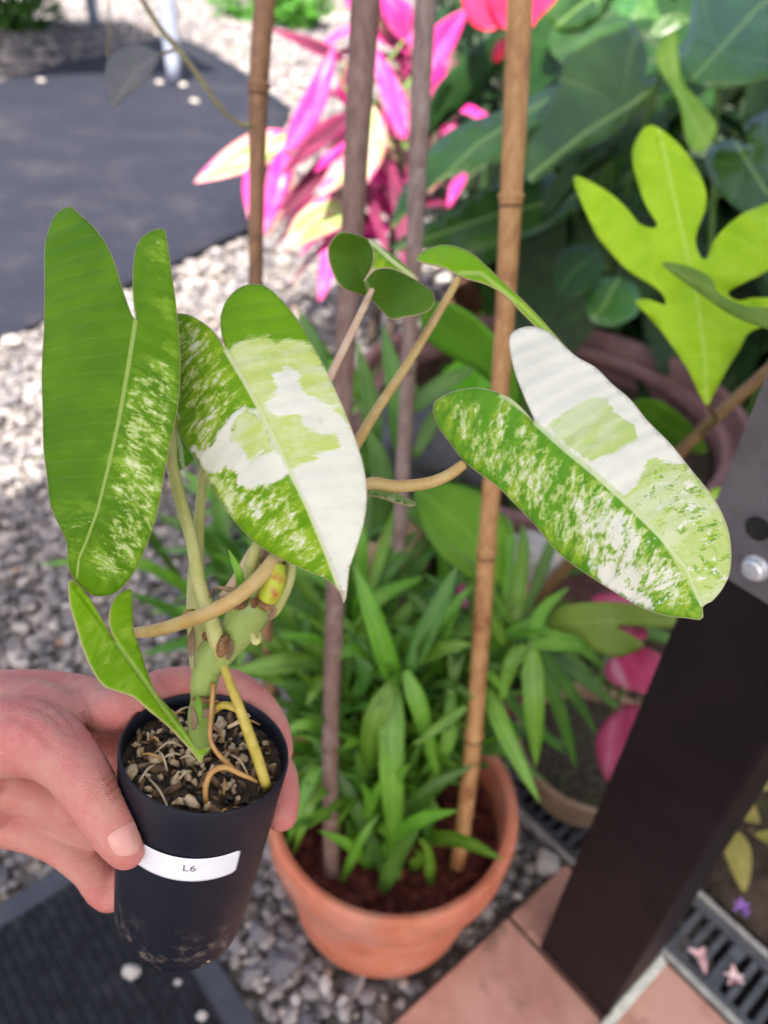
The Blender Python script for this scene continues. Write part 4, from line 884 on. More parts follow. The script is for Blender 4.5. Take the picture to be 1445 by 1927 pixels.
# red caladiums low on the right
M_CAL = streak_leaf_mat('caladium_leaf', [(0.3, (0.52, 0.035, 0.12)), (0.5, (0.62, 0.10, 0.22)), (0.68, (0.66, 0.30, 0.36))], .25, (0.45, .06, .12))
cp = gr(1190, 1420); cal = empty('caladium_plant', (cp[0], cp[1], 0)); tag(cal, 'crimson pink caladium leaves low in the bed next to the brown post', 'plant')
for out, d in [([(1136, 1265), (1150, 1235), (1200, 1215), (1255, 1240), (1268, 1280), (1240, 1308), (1190, 1300), (1150, 1285)], .98), ([(1120, 1395), (1135, 1360), (1175, 1325), (1215, 1335), (1225, 1370), (1190, 1430), (1155, 1475), (1130, 1450)], 1.0),
               ([(1110, 1125), (1150, 1115), (1210, 1122), (1290, 1170), (1300, 1185), (1230, 1175), (1160, 1150)], .98), ([(850, 1120), (870, 1098), (895, 1105), (905, 1130), (875, 1145)], 1.0), ([(950, 1120), (975, 1095), (1010, 1105), (1008, 1130), (970, 1160), (950, 1150)], 1.0), ([(940, 1330), (955, 1310), (985, 1318), (975, 1345), (950, 1350)], 1.02), ([(1160, 1180), (1200, 1172), (1220, 1195), (1190, 1205)], .98)]:
    O = np.array(out, float); A = O[np.argmin(O[:, 1])]; B = O[np.argmax(O[:, 1])]
    poly_leaf('leaf', out, [A * .9 + B * .1, (A + B) / 2, A * .03 + B * .97], [(*A, d), (*B, d - .05), (*O[0], d - .01)], M_CAL, cal, 12, .0006, fold=.12)
    j = at(*(A * .9 + B * .1), d + .01); b = np.array([j[0] + .02, j[1] + .06, 0.02]); tube('petiole', [b, (b + j) / 2, j], [.003, .003, .002], M_LSTEM, cal, 6, 4)

# other pots, stones
M_MPOT = mottled('maroon_pot', (0.14, 0.068, 0.066), (0.20, 0.108, 0.105), 18, 0.5, .2, 100, .001, .4, c3=(0.085, .045, .05), scale3=12)
z0 = 0.33
pts3 = [gr(1060, 603, z0), gr(1290, 680, z0), gr(1432, 860, z0)]
(x1, y1), (x2, y2), (x3, y3) = [q[:2] for q in pts3]
dd = 2 * (x1 * (y2 - y3) + x2 * (y3 - y1) + x3 * (y1 - y2))
mx = ((x1**2 + y1**2) * (y2 - y3) + (x2**2 + y2**2) * (y3 - y1) + (x3**2 + y3**2) * (y1 - y2)) / dd
my = ((x1**2 + y1**2) * (x3 - x2) + (x2**2 + y2**2) * (x1 - x3) + (x3**2 + y3**2) * (x2 - x1)) / dd
MR = math.hypot(x1 - mx, y1 - my); print('maroon pot', mx, my, MR)
mpot = empty('maroon_planter', (mx, my, 0)); tag(mpot, 'large round maroon planter with grooved double rim behind the white-lobed leaf', 'planter')
v, f = lathe_geo([(0, .002), (MR * .74, .002), (MR * .76, .01), (MR * .93, z0 - .085)], (mx, my, 0), ZV, 72); autosmooth(orient_out(mesh('body', v, f, M_MPOT, mpot)), 30)
v, f = lathe_geo([(MR * .93, z0 - .084), (MR * .985, z0 - .08), (MR, z0 - .01), (MR * .99, z0), (MR * .945, z0 + .001), (MR * .935, z0 - .006), (MR * .925, z0 - .030), (MR * .905, z0 - .034), (MR * .895, z0 - .026), (MR * .845, z0 - .024), (MR * .835, z0 - .032), (MR * .832, z0 - .045), (MR * .85, z0 - .052), (MR * .91, z0 - .058), (MR * .90, z0 - .2)], (mx, my, 0), ZV, 72); autosmooth(orient_out(mesh('rim', v, f, M_MPOT, mpot)), 30)
v, f = lathe_geo([(0, z0 - .085), (MR * .5, z0 - .082), (MR * .895, z0 - .088)], (mx, my, 0), ZV, 40); o = mesh('potting_soil', v, f, M_SOIL, mpot)
pf = empty('heart_leaf_plant', (mx, my, z0 - .085)); tag(pf, 'mixed green heart leaves growing inside the maroon planter', 'plant')
hl = [q.copy() for q in hm]
for q, mt in zip(hl, (M_LIME2, M_ANTH, M_LILYD)): q.materials.clear(); q.materials.append(mt)
for k in range(64):
    w = rng.random() * 6.283; r_ = MR * .74 * math.sqrt(rng.random()); j = np.array([mx + r_ * math.cos(w), my + r_ * math.sin(w), z0 + rng.uniform(-.06, .05)])
    if r_ > .52 * MR or j[2] > z0 + .01 and j[0] > mx: continue
    place_leaf('leaf', hl[k % 3], None, pf, j, (rng.gauss(0, .7), rng.gauss(-.5, .5), rng.gauss(-.15, .3)), (rng.gauss(0, .35), -.35, 1), rng.uniform(.07, .13))
    tube('petiole', [(j[0] + rng.gauss(0, .02), j[1] + .02, z0 - .09), (j[0], j[1] + .01, j[2] - .03), j], [.003, .0025, .002], M_LSTEM, pf, 6, 3)
M_TANP = mottled('tan_clay', (0.36, 0.18, 0.10), (0.46, 0.25, 0.15), 20, 0.75, .25, 100)
c = gr(990, 572, .305); tp = empty('tan_clay_pot', (c[0] - .02, c[1] + .02, 0)); tag(tp, 'tan clay pot half hidden behind the tan cane and maroon planter', 'flower pot')
v, f = lathe_geo([(0, .002), (.10, .002), (.135, .25), (.15, .252), (.155, .30), (.15, .305), (.14, .30), (.135, .22), (0, .215)], tp.location, ZV, 48); autosmooth(orient_out(mesh('body', v, f, M_TANP, tp)), 35)
M_OPOT = mottled('olive_clay', (0.22, 0.14, 0.09), (0.30, 0.21, 0.14), 22, 0.8, .3, 100, c3=(.20, .20, .10), scale3=14)
c = gr(1085, 1522, .118); opot = empty('olive_clay_pot', (c[0] + .035, c[1] + .100, 0.0)); tag(opot, 'small weathered olive brown clay pot at the drain under the caladium', 'flower pot')
v, f = lathe_geo([(0, .022), (.066, .022), (.090, .095), (.101, .097), (.105, .118), (.101, .121), (.096, .118), (.092, .09), (0, .088)], opot.location, ZV, 48); autosmooth(orient_out(mesh('body', v, f, M_OPOT, opot)), 35)
M_MOSS = mottled('mossy_soil', (0.025, 0.018, 0.013), (0.07, 0.06, 0.04), 120, .95, .8, 200, .004, c3=(.06, .075, .025), scale3=30)
v, f = lathe_geo([(0, .104), (.05, .102), (.0935, .096)], opot.location, ZV, 32); mesh('potting_soil', v, f, M_MOSS, opot)
def rock(name, label, p, size, mat, sq=(1, 1, .7), seed=0):
    v, f = ico(4); r = np.array([1 + .34 * mnoise.noise(Vector(q * 1.5 + seed)) + .10 * mnoise.noise(Vector(q * 4 + seed)) for q in v]); v = v * r[:, None] * np.array(sq) * size / 2
    o = mesh(name, v, f, mat); o.location = Vector(p); return tag(o, label, 'stone')
M_RG = mottled('grey_rock', (0.055, 0.058, 0.065), (0.10, 0.10, 0.11), 25, .8, .4, 90, .003)
M_RT = mottled('tan_rock', (0.30, 0.20, 0.12), (0.42, 0.30, 0.19), 25, .85, .4, 90, .003)
M_RL = mottled('pale_rock', (0.30, 0.28, 0.26), (0.46, 0.43, 0.40), 60, .8, .3, 200, .001)
rock('grey_boulder', 'dark grey boulder behind the weathered silvery cane', at(820, 830, 1.12), .16, M_RG, (1.1, 1, .8), 1)
rock('tan_rock', 'tan sandstone rock behind tip of the pale variegated leaf', at(715, 1000, 1.16), .15, M_RT, (1, 1, .8), 2)
rock('pale_rock', 'light grey rock below the tan cane beside the lime leaf', at(1000, 1050, 1.08), .09, M_RL, (1, .9, .8), 3)
for k, (x, y, s_, z_) in enumerate([(248, 1828, .020, .016), (380, 1912, .012, .016), (335, 1848, .008, .016)]):
    rock('pebble', ['angular grey pebble lying on the black doormat', 'small white pebble lying on the black doormat', 'tiny crumb of stone lying on the black doormat'][k], gr(x, y, .017), s_, M_RL, (1, .8, .6), 5 + k)
for k, (x, y) in enumerate([(78, 152), (300, 155), (345, 160), (366, 190), (22, 640)]):
    o = rock('pebble', ['pale pebble near the far edge of the dark ground sheet', 'pale pebble at the foot of the table leg', 'pale pebble at the foot of the table leg', 'pale pebble on the dark sheet under the vine stem', 'pale pebble at the near straight edge of the dark sheet'][k], gr(x, y, .03), .045, M_RL, (1, .8, .5), 11 + k); o['group'] = 'pebbles on the ground sheet'

# flower scraps and yellowing plant on the right of the post
M_YEL = leaf_mat('yellowing_leaf', (0.22, 0.20, 0.035), (0.34, 0.29, 0.07), (0.4, 0.36, .15), .5, .25, 1, .2, spot=(.12, .14, .03))
yb = gr(1420, 1640); yb[2] = 0; ye = empty('yellowing_shrub', yb); tag(ye, 'low plant with yellowing leaves behind the foot of the post', 'plant')
ym = heart_mesh('yellow_blade', 1, .6, .05, .3, .1); ym.materials.append(M_YEL)
for k in range(60):
    j = np.array([yb[0] + rng.uniform(-.06, .3), yb[1] + rng.uniform(-.02, .3), rng.uniform(.02, .17)])
    place_leaf('leaf', ym, None, ye, j, (rng.gauss(-.3, .7), rng.gauss(-.5, .6), rng.gauss(-.2, .3)), (rng.gauss(0, .4), -.3, 1), rng.uniform(.035, .07))
for k in range(6): 
    j = np.array([yb[0] + rng.uniform(0, .2), yb[1] + rng.uniform(0, .2), .15]); tube('stem', [(j[0], j[1] + .02, .01), (j[0], j[1] + .01, .08), j], [.003, .0025, .002], M_LSTEM, ye, 6, 3)
M_PURP = mottled('purple_petal', (0.30, 0.14, 0.5), (0.42, 0.24, 0.62), 90, .6, .1); M_PET = mottled('pink_petal', (0.72, .42, .46), (.8, .66, .64), 90, .6, .1)
pm = heart_mesh('petal_blade', 1, .7, .02, .5, .5)
def blossom(name, label, x, y, z, n, L, mat, spread):
    c = gr(x, y, z); r = empty(name, c); tag(r, label, 'flower'); me = pm.copy(); me.materials.append(mat)
    for k in range(n):
        w = 6.283 * k / n + rng.random(); place_leaf('petal', me, None, r, c + np.array([math.cos(w), math.sin(w), 0]) * L * .08, (math.cos(w), math.sin(w), spread), (-math.cos(w) * spread, -math.sin(w) * spread, 1), L * rng.uniform(.8, 1.1))
    return r
blossom('purple_blossom', 'fallen purple blossom near the drain grate', 1392, 1712, .03, 6, .013, M_PURP, 1.3)
blossom('pale_petals', 'fallen white-pink petals on the bars of the drain grate', 1315, 1803, .0095, 3, .015, M_PET, .6)
blossom('pink_blossom', 'fallen pink blossom lying on the drain grate', 1378, 1843, .0095, 5, .013, M_PET, 1.1)
M_LIT = mottled('leaf_litter', (0.13, 0.08, 0.05), (0.30, 0.20, 0.14), 80, .9, .3)
lm = heart_mesh('litter_blade', 1, .5, .02, .4, .3); lm.materials.append(M_LIT)
lit = tag(link_obj('leaf_litter', None), 'dry brown leaf crumbs scattered along the far edge of the drain', 'leaf litter')
lit.location = Vector(uv(.1, .75, .04))
for k in range(70):
    u_ = rng.uniform(-.35, .35); v_ = rng.uniform(.70, .86); c = uv(u_, v_, .045 + .01 * rng.random()); w = rng.random() * 6.28
    place_leaf('dry_leaf', lm, None, lit, c, (math.cos(w), math.sin(w), 0), (rng.gauss(0, .3), rng.gauss(0, .3), 1), rng.uniform(.012, .03))

# drooping vine on the slim cane
M_VINE = stem_mat('vine_stem', (0.10, 0.08, 0.03), (0.17, 0.15, 0.05), 50)
M_GREYL = leaf_mat('grey_leaf', (0.10, 0.105, 0.115), (0.16, 0.155, 0.165), (0.2, .2, .18), .5, .2, 1, .2, spot=(.10, .15, .04), spot_t=.56)
vine = empty('trailing_vine', at(462, 238, .70)); tag(vine, 'thin olive vine with one drooping grey leaf hanging from the slim cane', 'vine')
pxtube('stem', [(476, 236, .68, 8), (450, 232, .685, 8), (412, 198, .70, 10), (375, 145, .72, 11), (335, 92, .74, 12), (300, 50, .76, 11), (262, -10, .78, 10)], M_VINE, vine)
pxtube('petiole', [(338, 92, .74, 6), (320, 97, .74, 6), (300, 103, .735, 6)], M_VINE, vine)
poly_leaf('leaf', [(302, 102), (285, 90), (255, 84), (225, 92), (204, 110), (198, 145), (204, 175), (212, 203), (240, 180), (272, 155), (292, 128)], [(300, 103), (260, 130), (213, 200)], [(300, 103, .735), (205, 120, .72), (213, 200, .69), (270, 155, .71)], M_GREYL, vine, 12, .0005, fold=.3)
pxtube('tendril', [(204, -10, .74, 3), (206, 40, .73, 3), (203, 110, .72, 3)], M_VINE, vine)

# ------------------------------------------------------------------ the small pot in the hand
P0 = at(388, 1408, .300); P1 = at(336, 1730, .342)
PA = P1 - P0; PLEN = np.linalg.norm(PA); PA /= PLEN
vr = ray(388, 1408); vr /= np.linalg.norm(vr)
EF = -(vr - vr.dot(PA) * PA); EF /= np.linalg.norm(EF); ER = np.cross(PA, EF)
if ER.dot(RM[:, 0]) < 0: ER = -ER
R0, R1 = 0.0315, 0.0268
prad = lambda h: R0 + (R1 - R0) * h / PLEN
def potpt(th, h, r):
    a = math.radians(th); return P0 + PA * h + r * (math.sin(a) * ER + math.cos(a) * EF)
t = NT('pot_plastic'); p = t.pos()
cc = t.mix(t.noise(p, 60, 4), (0.003, 0.0045, 0.011), (0.007, 0.009, 0.018))
dist_ = t.n('ShaderNodeVectorMath', operation='DISTANCE'); t.l(p, dist_.inputs[0]); dist_.inputs[1].default_value = tuple(P0 + PA * PLEN)
dust = t.math('MULTIPLY', t.step(t.noise(p, 130, 6, .72), .50, .68), t.math('SUBTRACT', 1.0, t.step(dist_.outputs['Value'], .026, .046)))
cc = t.mix(t.math('MULTIPLY', dust, .75), cc, (0.17, 0.13, 0.105))
scf = t.step(t.noise(p, 75, 7, .75, 1.2), .60, .78)
cc = t.mix(t.math('MULTIPLY', scf, .45), cc, (0.06, 0.06, 0.085))
M_POTP = t.done(t.bsdf(cc, t.math('ADD', .34, t.math('MULTIPLY', t.noise(p, 90, 4), .22)), t.bump(t.noise(p, 70, 4), .12, .0008), .35))
npot = empty('nursery_pot', P0 + PA * PLEN); tag(npot, 'small black plastic nursery pot held in the hand, white label on front', 'plant pot')
v, f = lathe_geo([(0, PLEN), (R1 * .86, PLEN), (R1 * .97, PLEN - .004), (R1, PLEN - .009), (prad(.05), .05), (prad(.012), .012), (R0, .0012), (R0 - .0002, .0002), (R0 - .0008, 0.0), (R0 - .0013, .0006), (R0 - .0016, .004), (prad(.05) - .0015, .05)], P0, PA, 96, wob=.004)
o = mesh('wall', v, f, M_POTP, npot); autosmooth(orient_out(o), 55)
pot_bvh = BVHTree.FromPolygons([Vector(q) for q in v], f)
def pot_hit(x, y):
    r = Vector(ray(x, y)).normalized(); loc, *_ = pot_bvh.ray_cast(Vector(EYE), r); q = np.array(loc) - P0; h = q.dot(PA); w = q - PA * h
    return math.degrees(math.atan2(w.dot(ER), w.dot(EF))), h
ths, hs_ = zip(*[pot_hit(*q) for q in [(285, 1592), (330, 1606), (370, 1612), (420, 1610), (452, 1602)]])
thb, hb = zip(*[pot_hit(*q) for q in [(300, 1642), (340, 1652), (370, 1655), (420, 1650), (445, 1640)]])
print('label', ths, hs_, hb)
ht, hb_ = float(np.mean(hs_)), float(np.mean(hb)); th_r = ths[-1]; th_l = ths[0] - 12
M_PAPER = mottled('label_paper', (0.72, 0.73, 0.80), (0.78, 0.79, 0.85), 60, .45, .05)
lv, lf = [], []; NX, NY = 36, 12
for j in range(NY + 1):
    for i in range(NX + 1):
        yy = j / NY; hh = ht + (hb_ - ht) * yy; rc = .0016; half = (hb_ - ht) / 2; dy = abs(hh - (ht + hb_) / 2) - (half - rc)
        inset = 0 if dy <= 0 else rc - math.sqrt(max(0, rc * rc - dy * dy)); ia = math.degrees(inset / prad(hh))
        lv.append(potpt(th_l + ia + (th_r - th_l - 2 * ia) * i / NX, hh, prad(hh) * 1.004 + .00035))
for j in range(NY):
    for i in range(NX): a = j * (NX + 1) + i; lf.append((a, a + 1, a + NX + 2, a + NX + 1))
lab = mesh('label_sticker', lv, lf, M_PAPER, npot); solid(lab, .00018); lab['label'] = 'curved white paper sticker printed L6'
M_INK = mottled('label_ink', (0.05, .055, .06), (.08, .085, .09), 90, .6, .0)
cu = bpy.data.curves.new('ink', 'FONT'); cu.body = 'L6'; cu.size = 0.0048; cu.align_x = 'CENTER'; cu.align_y = 'CENTER'; cu.resolution_u = 4; cu.space_character = 1.05
tmp = bpy.data.objects.new('ink', cu); COL.objects.link(tmp); bpy.context.view_layer.update()
me0 = tmp.evaluated_get(bpy.context.evaluated_depsgraph_get()).to_mesh(); tv = [q.co.copy() for q in me0.vertices]; tf = [tuple(q.vertices) for q in me0.polygons]
COL.objects.unlink(tmp); bpy.data.objects.remove(tmp)
thc, hc = pot_hit(357, 1632)
ang = math.radians(2)
wv = []
for q in tv:
    x = q.x * math.cos(ang) - q.y * math.sin(ang); y = q.x * math.sin(ang) + q.y * math.cos(ang); hh = hc - y
    wv.append(potpt(thc + math.degrees(x / prad(hh)), hh, prad(hh) * 1.004 + .00052))
mesh('printed_text', wv, tf, M_INK, lab, smooth=False)
M_ROOTW = stem_mat('dry_root', (0.36, 0.27, 0.16), (0.48, 0.38, 0.25), 80)
pxtube('drain_root', [(372, 1780, .33, 10), (382, 1795, .325, 11), (394, 1808, .322, 9)], M_ROOTW, npot)

# potting mix: dark bed with separate pumice and bark pieces
M_MIX = mottled('potting_bed', (0.02, .013, .009), (.075, .05, .033), 300, .95, .9, 500, .002)
mixh = 0.0075
mv = [P0 + PA * (mixh + .001)]; mf = []
for rr in range(1, 10):
    for k in range(40):
        r_ = (prad(mixh) - .0014) * rr / 9; q = potpt(k * 9, mixh, r_); mv.append(q + PA * .0022 * mnoise.noise(Vector(q * 220)))
for k in range(40): mf.append((0, 1 + k, 1 + (k + 1) % 40))
for rr in range(8):
    for k in range(40): a = 1 + rr * 40; mf.append((a + k, a + 40 + k, a + 40 + (k + 1) % 40, a + (k + 1) % 40))
mix = mesh('potting_mix', mv, mf, M_MIX); tag(mix, 'chunky potting mix of bark and pumice filling the small black pot', 'potting mix')
M_PUM = mottled('pumice', (0.40, .28, .16), (.58, .47, .34), 500, .9, .6, 900, .0008, c3=(.28, .18, .10), scale3=200)
M_BRK1 = mottled('bark_black', (.012, .010, .010), (.03, .025, .024), 300, .55, .5, 600, .0008)
M_BRK2 = mottled('bark_brown', (.10, .06, .035), (.22, .14, .08), 300, .8, .5, 600, .0008)
def chunk(seed, sq, flatv):
    v, f = ico(2); v = v * np.array([1 + .8 * mnoise.noise(Vector(q * 1.5 + seed)) + .2 * mnoise.noise(Vector(q * 5 + seed)) for q in v])[:, None] * np.array(sq)
    me = bpy.data.meshes.new('chunk'); me.from_pydata([tuple(q) for q in v], [], [tuple(q) for q in f])
    me.polygons.foreach_set('use_smooth', [True] * len(f)); return me
cm = []
for k in range(12):
    me = chunk(k * 3.1, [(1.2, .85, .62), (1.3, .7, .4), (1.5, .55, .35)][k % 3], 0); me.materials.append([M_PUM, M_BRK1, M_BRK2][k % 3]); cm.append(me)
pp = []
for k in range(900):
    w = rng.random() * 360; r_ = (prad(mixh) - .0042) * math.sqrt(rng.random()); s_ = rng.choice([.0011, .0015, .0019, .0025, .0032]) * rng.uniform(.8, 1.15); q = potpt(w, mixh - .0006 - .0016 * rng.random(), r_)
    if any(np.linalg.norm(q - b) < .72 * (s_ + sb) for b, sb in pp): continue
    pp.append((q, s_))
for k, (q, s_) in enumerate(pp):
    m_ = rng.choice([0, 0, 1, 2, 2]) + 3 * rng.randrange(4)
    o = bpy.data.objects.new(['pumice', 'bark_chip', 'bark_chip'][m_ % 3], cm[m_]); COL.objects.link(o); o.parent = mix
    o.location = Vector(q); o.rotation_euler = (rng.random() * 6, rng.random() * 6, rng.random() * 6); o.scale = (s_, s_, s_)

# ------------------------------------------------------------------ the variegated plant
gd, gl = (0.060, 0.205, 0.008), (0.105, 0.30, 0.014)
M_L1 = hero_leaf_mat('variegated_leaf_green', 1.3, (0.074, 0.195, 0.003), (0.115, 0.265, 0.005), (0.24, 0.42, 0.03), (0.44, 0.56, 0.17), (0.66, 0.72, 0.44), (0.50, 0.40, 0.26), .22, rib_c=(0.36, 0.48, 0.12), veins=.35)
M_L2 = hero_leaf_mat('variegated_leaf_half', 4.1, (0.125, 0.30, 0.004), (0.18, 0.38, 0.008), (0.36, 0.53, 0.03), (0.53, 0.64, 0.18), (0.80, 0.81, 0.75), (0.62, 0.48, 0.36), .28, rib_c=(0.66, 0.72, 0.40), veins=.4)
M_L3 = hero_leaf_mat('variegated_leaf_white', 8.6, (0.085, 0.27, 0.014), (0.13, 0.35, 0.018), (0.38, 0.54, 0.04), (0.52, 0.65, 0.22), (0.83, 0.83, 0.76), (0.66, 0.58, 0.44), .26, rib_c=(0.62, 0.74, 0.42), veins=.4)
M_L4 = hero_leaf_mat('variegated_leaf_lime', 12.2, (0.20, 0.44, 0.008), (0.27, 0.52, 0.014), (0.40, 0.60, 0.06), (0.50, 0.66, 0.16), (0.66, 0.74, 0.36), (0.62, 0.46, 0.30), .32, rib_c=(0.45, .62, .14), veins=.4)
M_L5 = hero_leaf_mat('leaf_underside', 15.9, (0.085, 0.20, 0.014), (0.12, 0.25, 0.02), (0.20, 0.36, 0.05), (0.30, 0.46, 0.14), (0.5, .6, .3), (0.55, 0.42, 0.30), .35, rib_c=(0.28, .38, .12), veins=.3)
M_PET1 = stem_mat('petiole_skin', (0.40, 0.26, 0.085), (0.46, 0.35, 0.15), 90, c3=(0.42, 0.26, 0.12))
M_PET2 = stem_mat('petiole_green', (0.36, 0.38, 0.11), (0.46, 0.46, 0.18), 90, c3=(0.55, .42, .25))
M_PET3 = stem_mat('petiole_pink', (0.55, 0.36, 0.26), (0.62, 0.48, 0.34), 90)
M_STEM = stem_mat('fleshy_stem', (0.21, 0.30, 0.07), (0.27, 0.36, 0.10), 45, c3=(0.33, 0.40, 0.15), rough=.27)
M_SCAR = mottled('node_scar', (0.11, .05, .018), (.25, .14, .06), 400, .85, .5, 700, .0006)
M_ROOTY = stem_mat('aerial_root', (0.36, 0.28, 0.03), (0.48, 0.39, 0.08), 120, c3=(.45, .30, .08))
M_ROOTO = stem_mat('rusty_root', (0.34, 0.16, 0.04), (0.44, 0.25, 0.08), 120)
M_SHEATH = mottled('sheath_skin', (0.30, 0.36, 0.02), (0.38, 0.44, 0.03), 90, .4, .1, c3=(0.36, .10, .03), scale3=60, t3=.55)
phil = empty('variegated_philodendron', at(377, 1400, .306)); tag(phil, 'variegated philodendron with half white leaves rooted in the hand-held black pot', 'plant')

L1o = [(256, 602), (246, 585), (232, 545), (215, 490), (195, 450), (170, 420), (150, 403), (137, 390), (125, 391), (105, 405), (92, 435), (85, 468), (85, 540), (84, 620), (80, 700), (82, 780), (83, 840), (90, 900), (96, 950), (112, 988), (126, 1020), (130, 1068), (145, 1095), (165, 1114), (185, 1122), (215, 1117), (243, 1092), (265, 1055), (285, 1003), (300, 950), (310, 892), (320, 840), (335, 770), (340, 700), (338, 640), (333, 580), (325, 520), (318, 470), (312, 436), (305, 431), (290, 433), (267, 448), (255, 472), (250, 520), (252, 570)]
poly_leaf('leaf', L1o, [(256, 603), (241, 700), (225, 790), (205, 880), (185, 960), (165, 1015), (150, 1050), (146, 1085)],
          [(130, 395, .292), (90, 470, .284), (83, 700, .274), (95, 930, .268), (130, 1060, .268), (180, 1120, .272), (250, 1080, .268), (310, 900, .262), (338, 660, .266), (308, 435, .284), (256, 603, .268), (225, 790, .262), (185, 960, .260), (170, 620, .268)], M_L1, phil, 9, .0005, fold=-0.10,
          paint=[('speck', [(232, 700), (330, 640), (345, 780), (310, 960), (250, 1100), (150, 1110), (175, 1020), (205, 880)], .7), ('speck', [(270, 440), (320, 430), (335, 560), (338, 660), (300, 600), (285, 520)], .6), ('speck', [(112, 950), (185, 930), (180, 1010), (150, 1060), (125, 1040)], .62), ('speck', [(220, 780), (300, 740), (290, 900), (215, 900)], .8), ('mosaic', [(225, 770), (300, 740), (330, 700), (320, 800), (280, 930), (215, 900)], .45), ('mosaic', [(120, 960), (180, 940), (175, 1000), (145, 1040)], .35), ('mosaic', [(200, 930), (290, 880), (290, 980), (230, 1080), (160, 1080)], .3),
                 ('pale', [(312, 690), (338, 680), (332, 760), (308, 800), (300, 770)], .62), ('pale', [(230, 780), (255, 770), (270, 860), (250, 905), (225, 870)], .5), ('pale', [(285, 445), (308, 440), (300, 470), (285, 480)], .55), ('pale', [(268, 945), (290, 940), (285, 965)], .6)])
L2o = [(424, 656), (404, 625), (375, 602), (348, 591), (325, 595), (310, 630), (308, 700), (318, 760), (328, 792), (342, 824), (365, 860), (395, 910), (430, 965), (480, 1020), (530, 1052), (580, 1075), (615, 1090), (638, 1112), (648, 1136), (654, 1104), (658, 1070), (674, 1022), (687, 972), (690, 922), (683, 872), (670, 830), (655, 790), (635, 742), (610, 690), (580, 635), (560, 602), (536, 571), (510, 546), (485, 535), (455, 540), (430, 561), (417, 590), (416, 622)]
poly_leaf('leaf', L2o, [(424, 657), (470, 735), (530, 850), (580, 960), (620, 1060), (646, 1130)],
          [(424, 656, .278), (320, 620, .290), (320, 780, .286), (400, 915, .278), (540, 1055, .270), (648, 1135, .262), (690, 930, .266), (610, 690, .272), (485, 537, .288), (430, 565, .286), (530, 850, .266), (470, 735, .270), (590, 980, .263)], M_L2, phil, 9, .0005, fold=-0.08,
          paint=[('speck', [(300, 590), (370, 590), (424, 656), (545, 880), (620, 1060), (640, 1120), (530, 1060), (430, 970), (330, 800)], .74), ('speck', [(330, 590), (385, 600), (420, 660), (400, 690), (340, 690)], .85), ('speck', [(430, 930), (520, 900), (520, 1000), (480, 1010)], .95), ('mosaic', [(330, 590), (385, 605), (422, 660), (390, 690), (335, 670)], .5), ('mosaic', [(430, 915), (500, 925), (505, 960), (470, 1000), (440, 970)], .7), ('mosaic', [(590, 1000), (620, 1060), (640, 1115), (600, 1080)], .7), ('mosaic', [(330, 770), (370, 800), (375, 850), (345, 820)], .5), ('mosaic', [(540, 700), (600, 760), (660, 840), (640, 850), (560, 790)], .25), ('speck', [(330, 780), (400, 760), (380, 860)], .8), ('speck', [(570, 980), (620, 1050), (640, 1120), (590, 1070)], .8),
                 ('pale', [(428, 662), (470, 636), (505, 630), (520, 645), (546, 639), (582, 652), (615, 690), (645, 750), (668, 810), (680, 860), (560, 900), (540, 875), (480, 755)], 1, 18),
                 ('cream', [(542, 886), (560, 880), (600, 860), (640, 840), (630, 815), (600, 815), (575, 800), (560, 780), (520, 790), (500, 760), (520, 745), (515, 705), (540, 690), (560, 705), (565, 735), (600, 755), (640, 770), (675, 830), (700, 920), (690, 1000), (665, 1060), (655, 1140), (645, 1135), (620, 1060), (580, 960)], 1, 20),
                 ('cream', [(362, 842), (386, 850), (400, 830), (430, 790), (455, 765), (488, 772), (545, 888), (525, 903), (500, 916), (470, 922), (446, 912), (440, 886), (420, 882), (400, 895), (384, 884)], 1, 16),
                 ('pale', [(440, 792), (470, 770), (492, 790), (520, 850), (490, 856), (470, 868), (452, 838), (433, 825)], 1, 20), ('nocream', [(440, 792), (470, 770), (492, 790), (520, 850), (490, 856), (470, 868), (452, 838), (433, 825)], 1, 20),
                 ('pale', [(362, 850), (400, 890), (420, 890), (445, 930), (440, 980), (400, 930)], .8, 22),
                 ('green', [(410, 650), (424, 656), (440, 652), (470, 634), (505, 628), (520, 641), (546, 635), (590, 650), (560, 540), (480, 500), (400, 540), (400, 620)], 1, 14)])
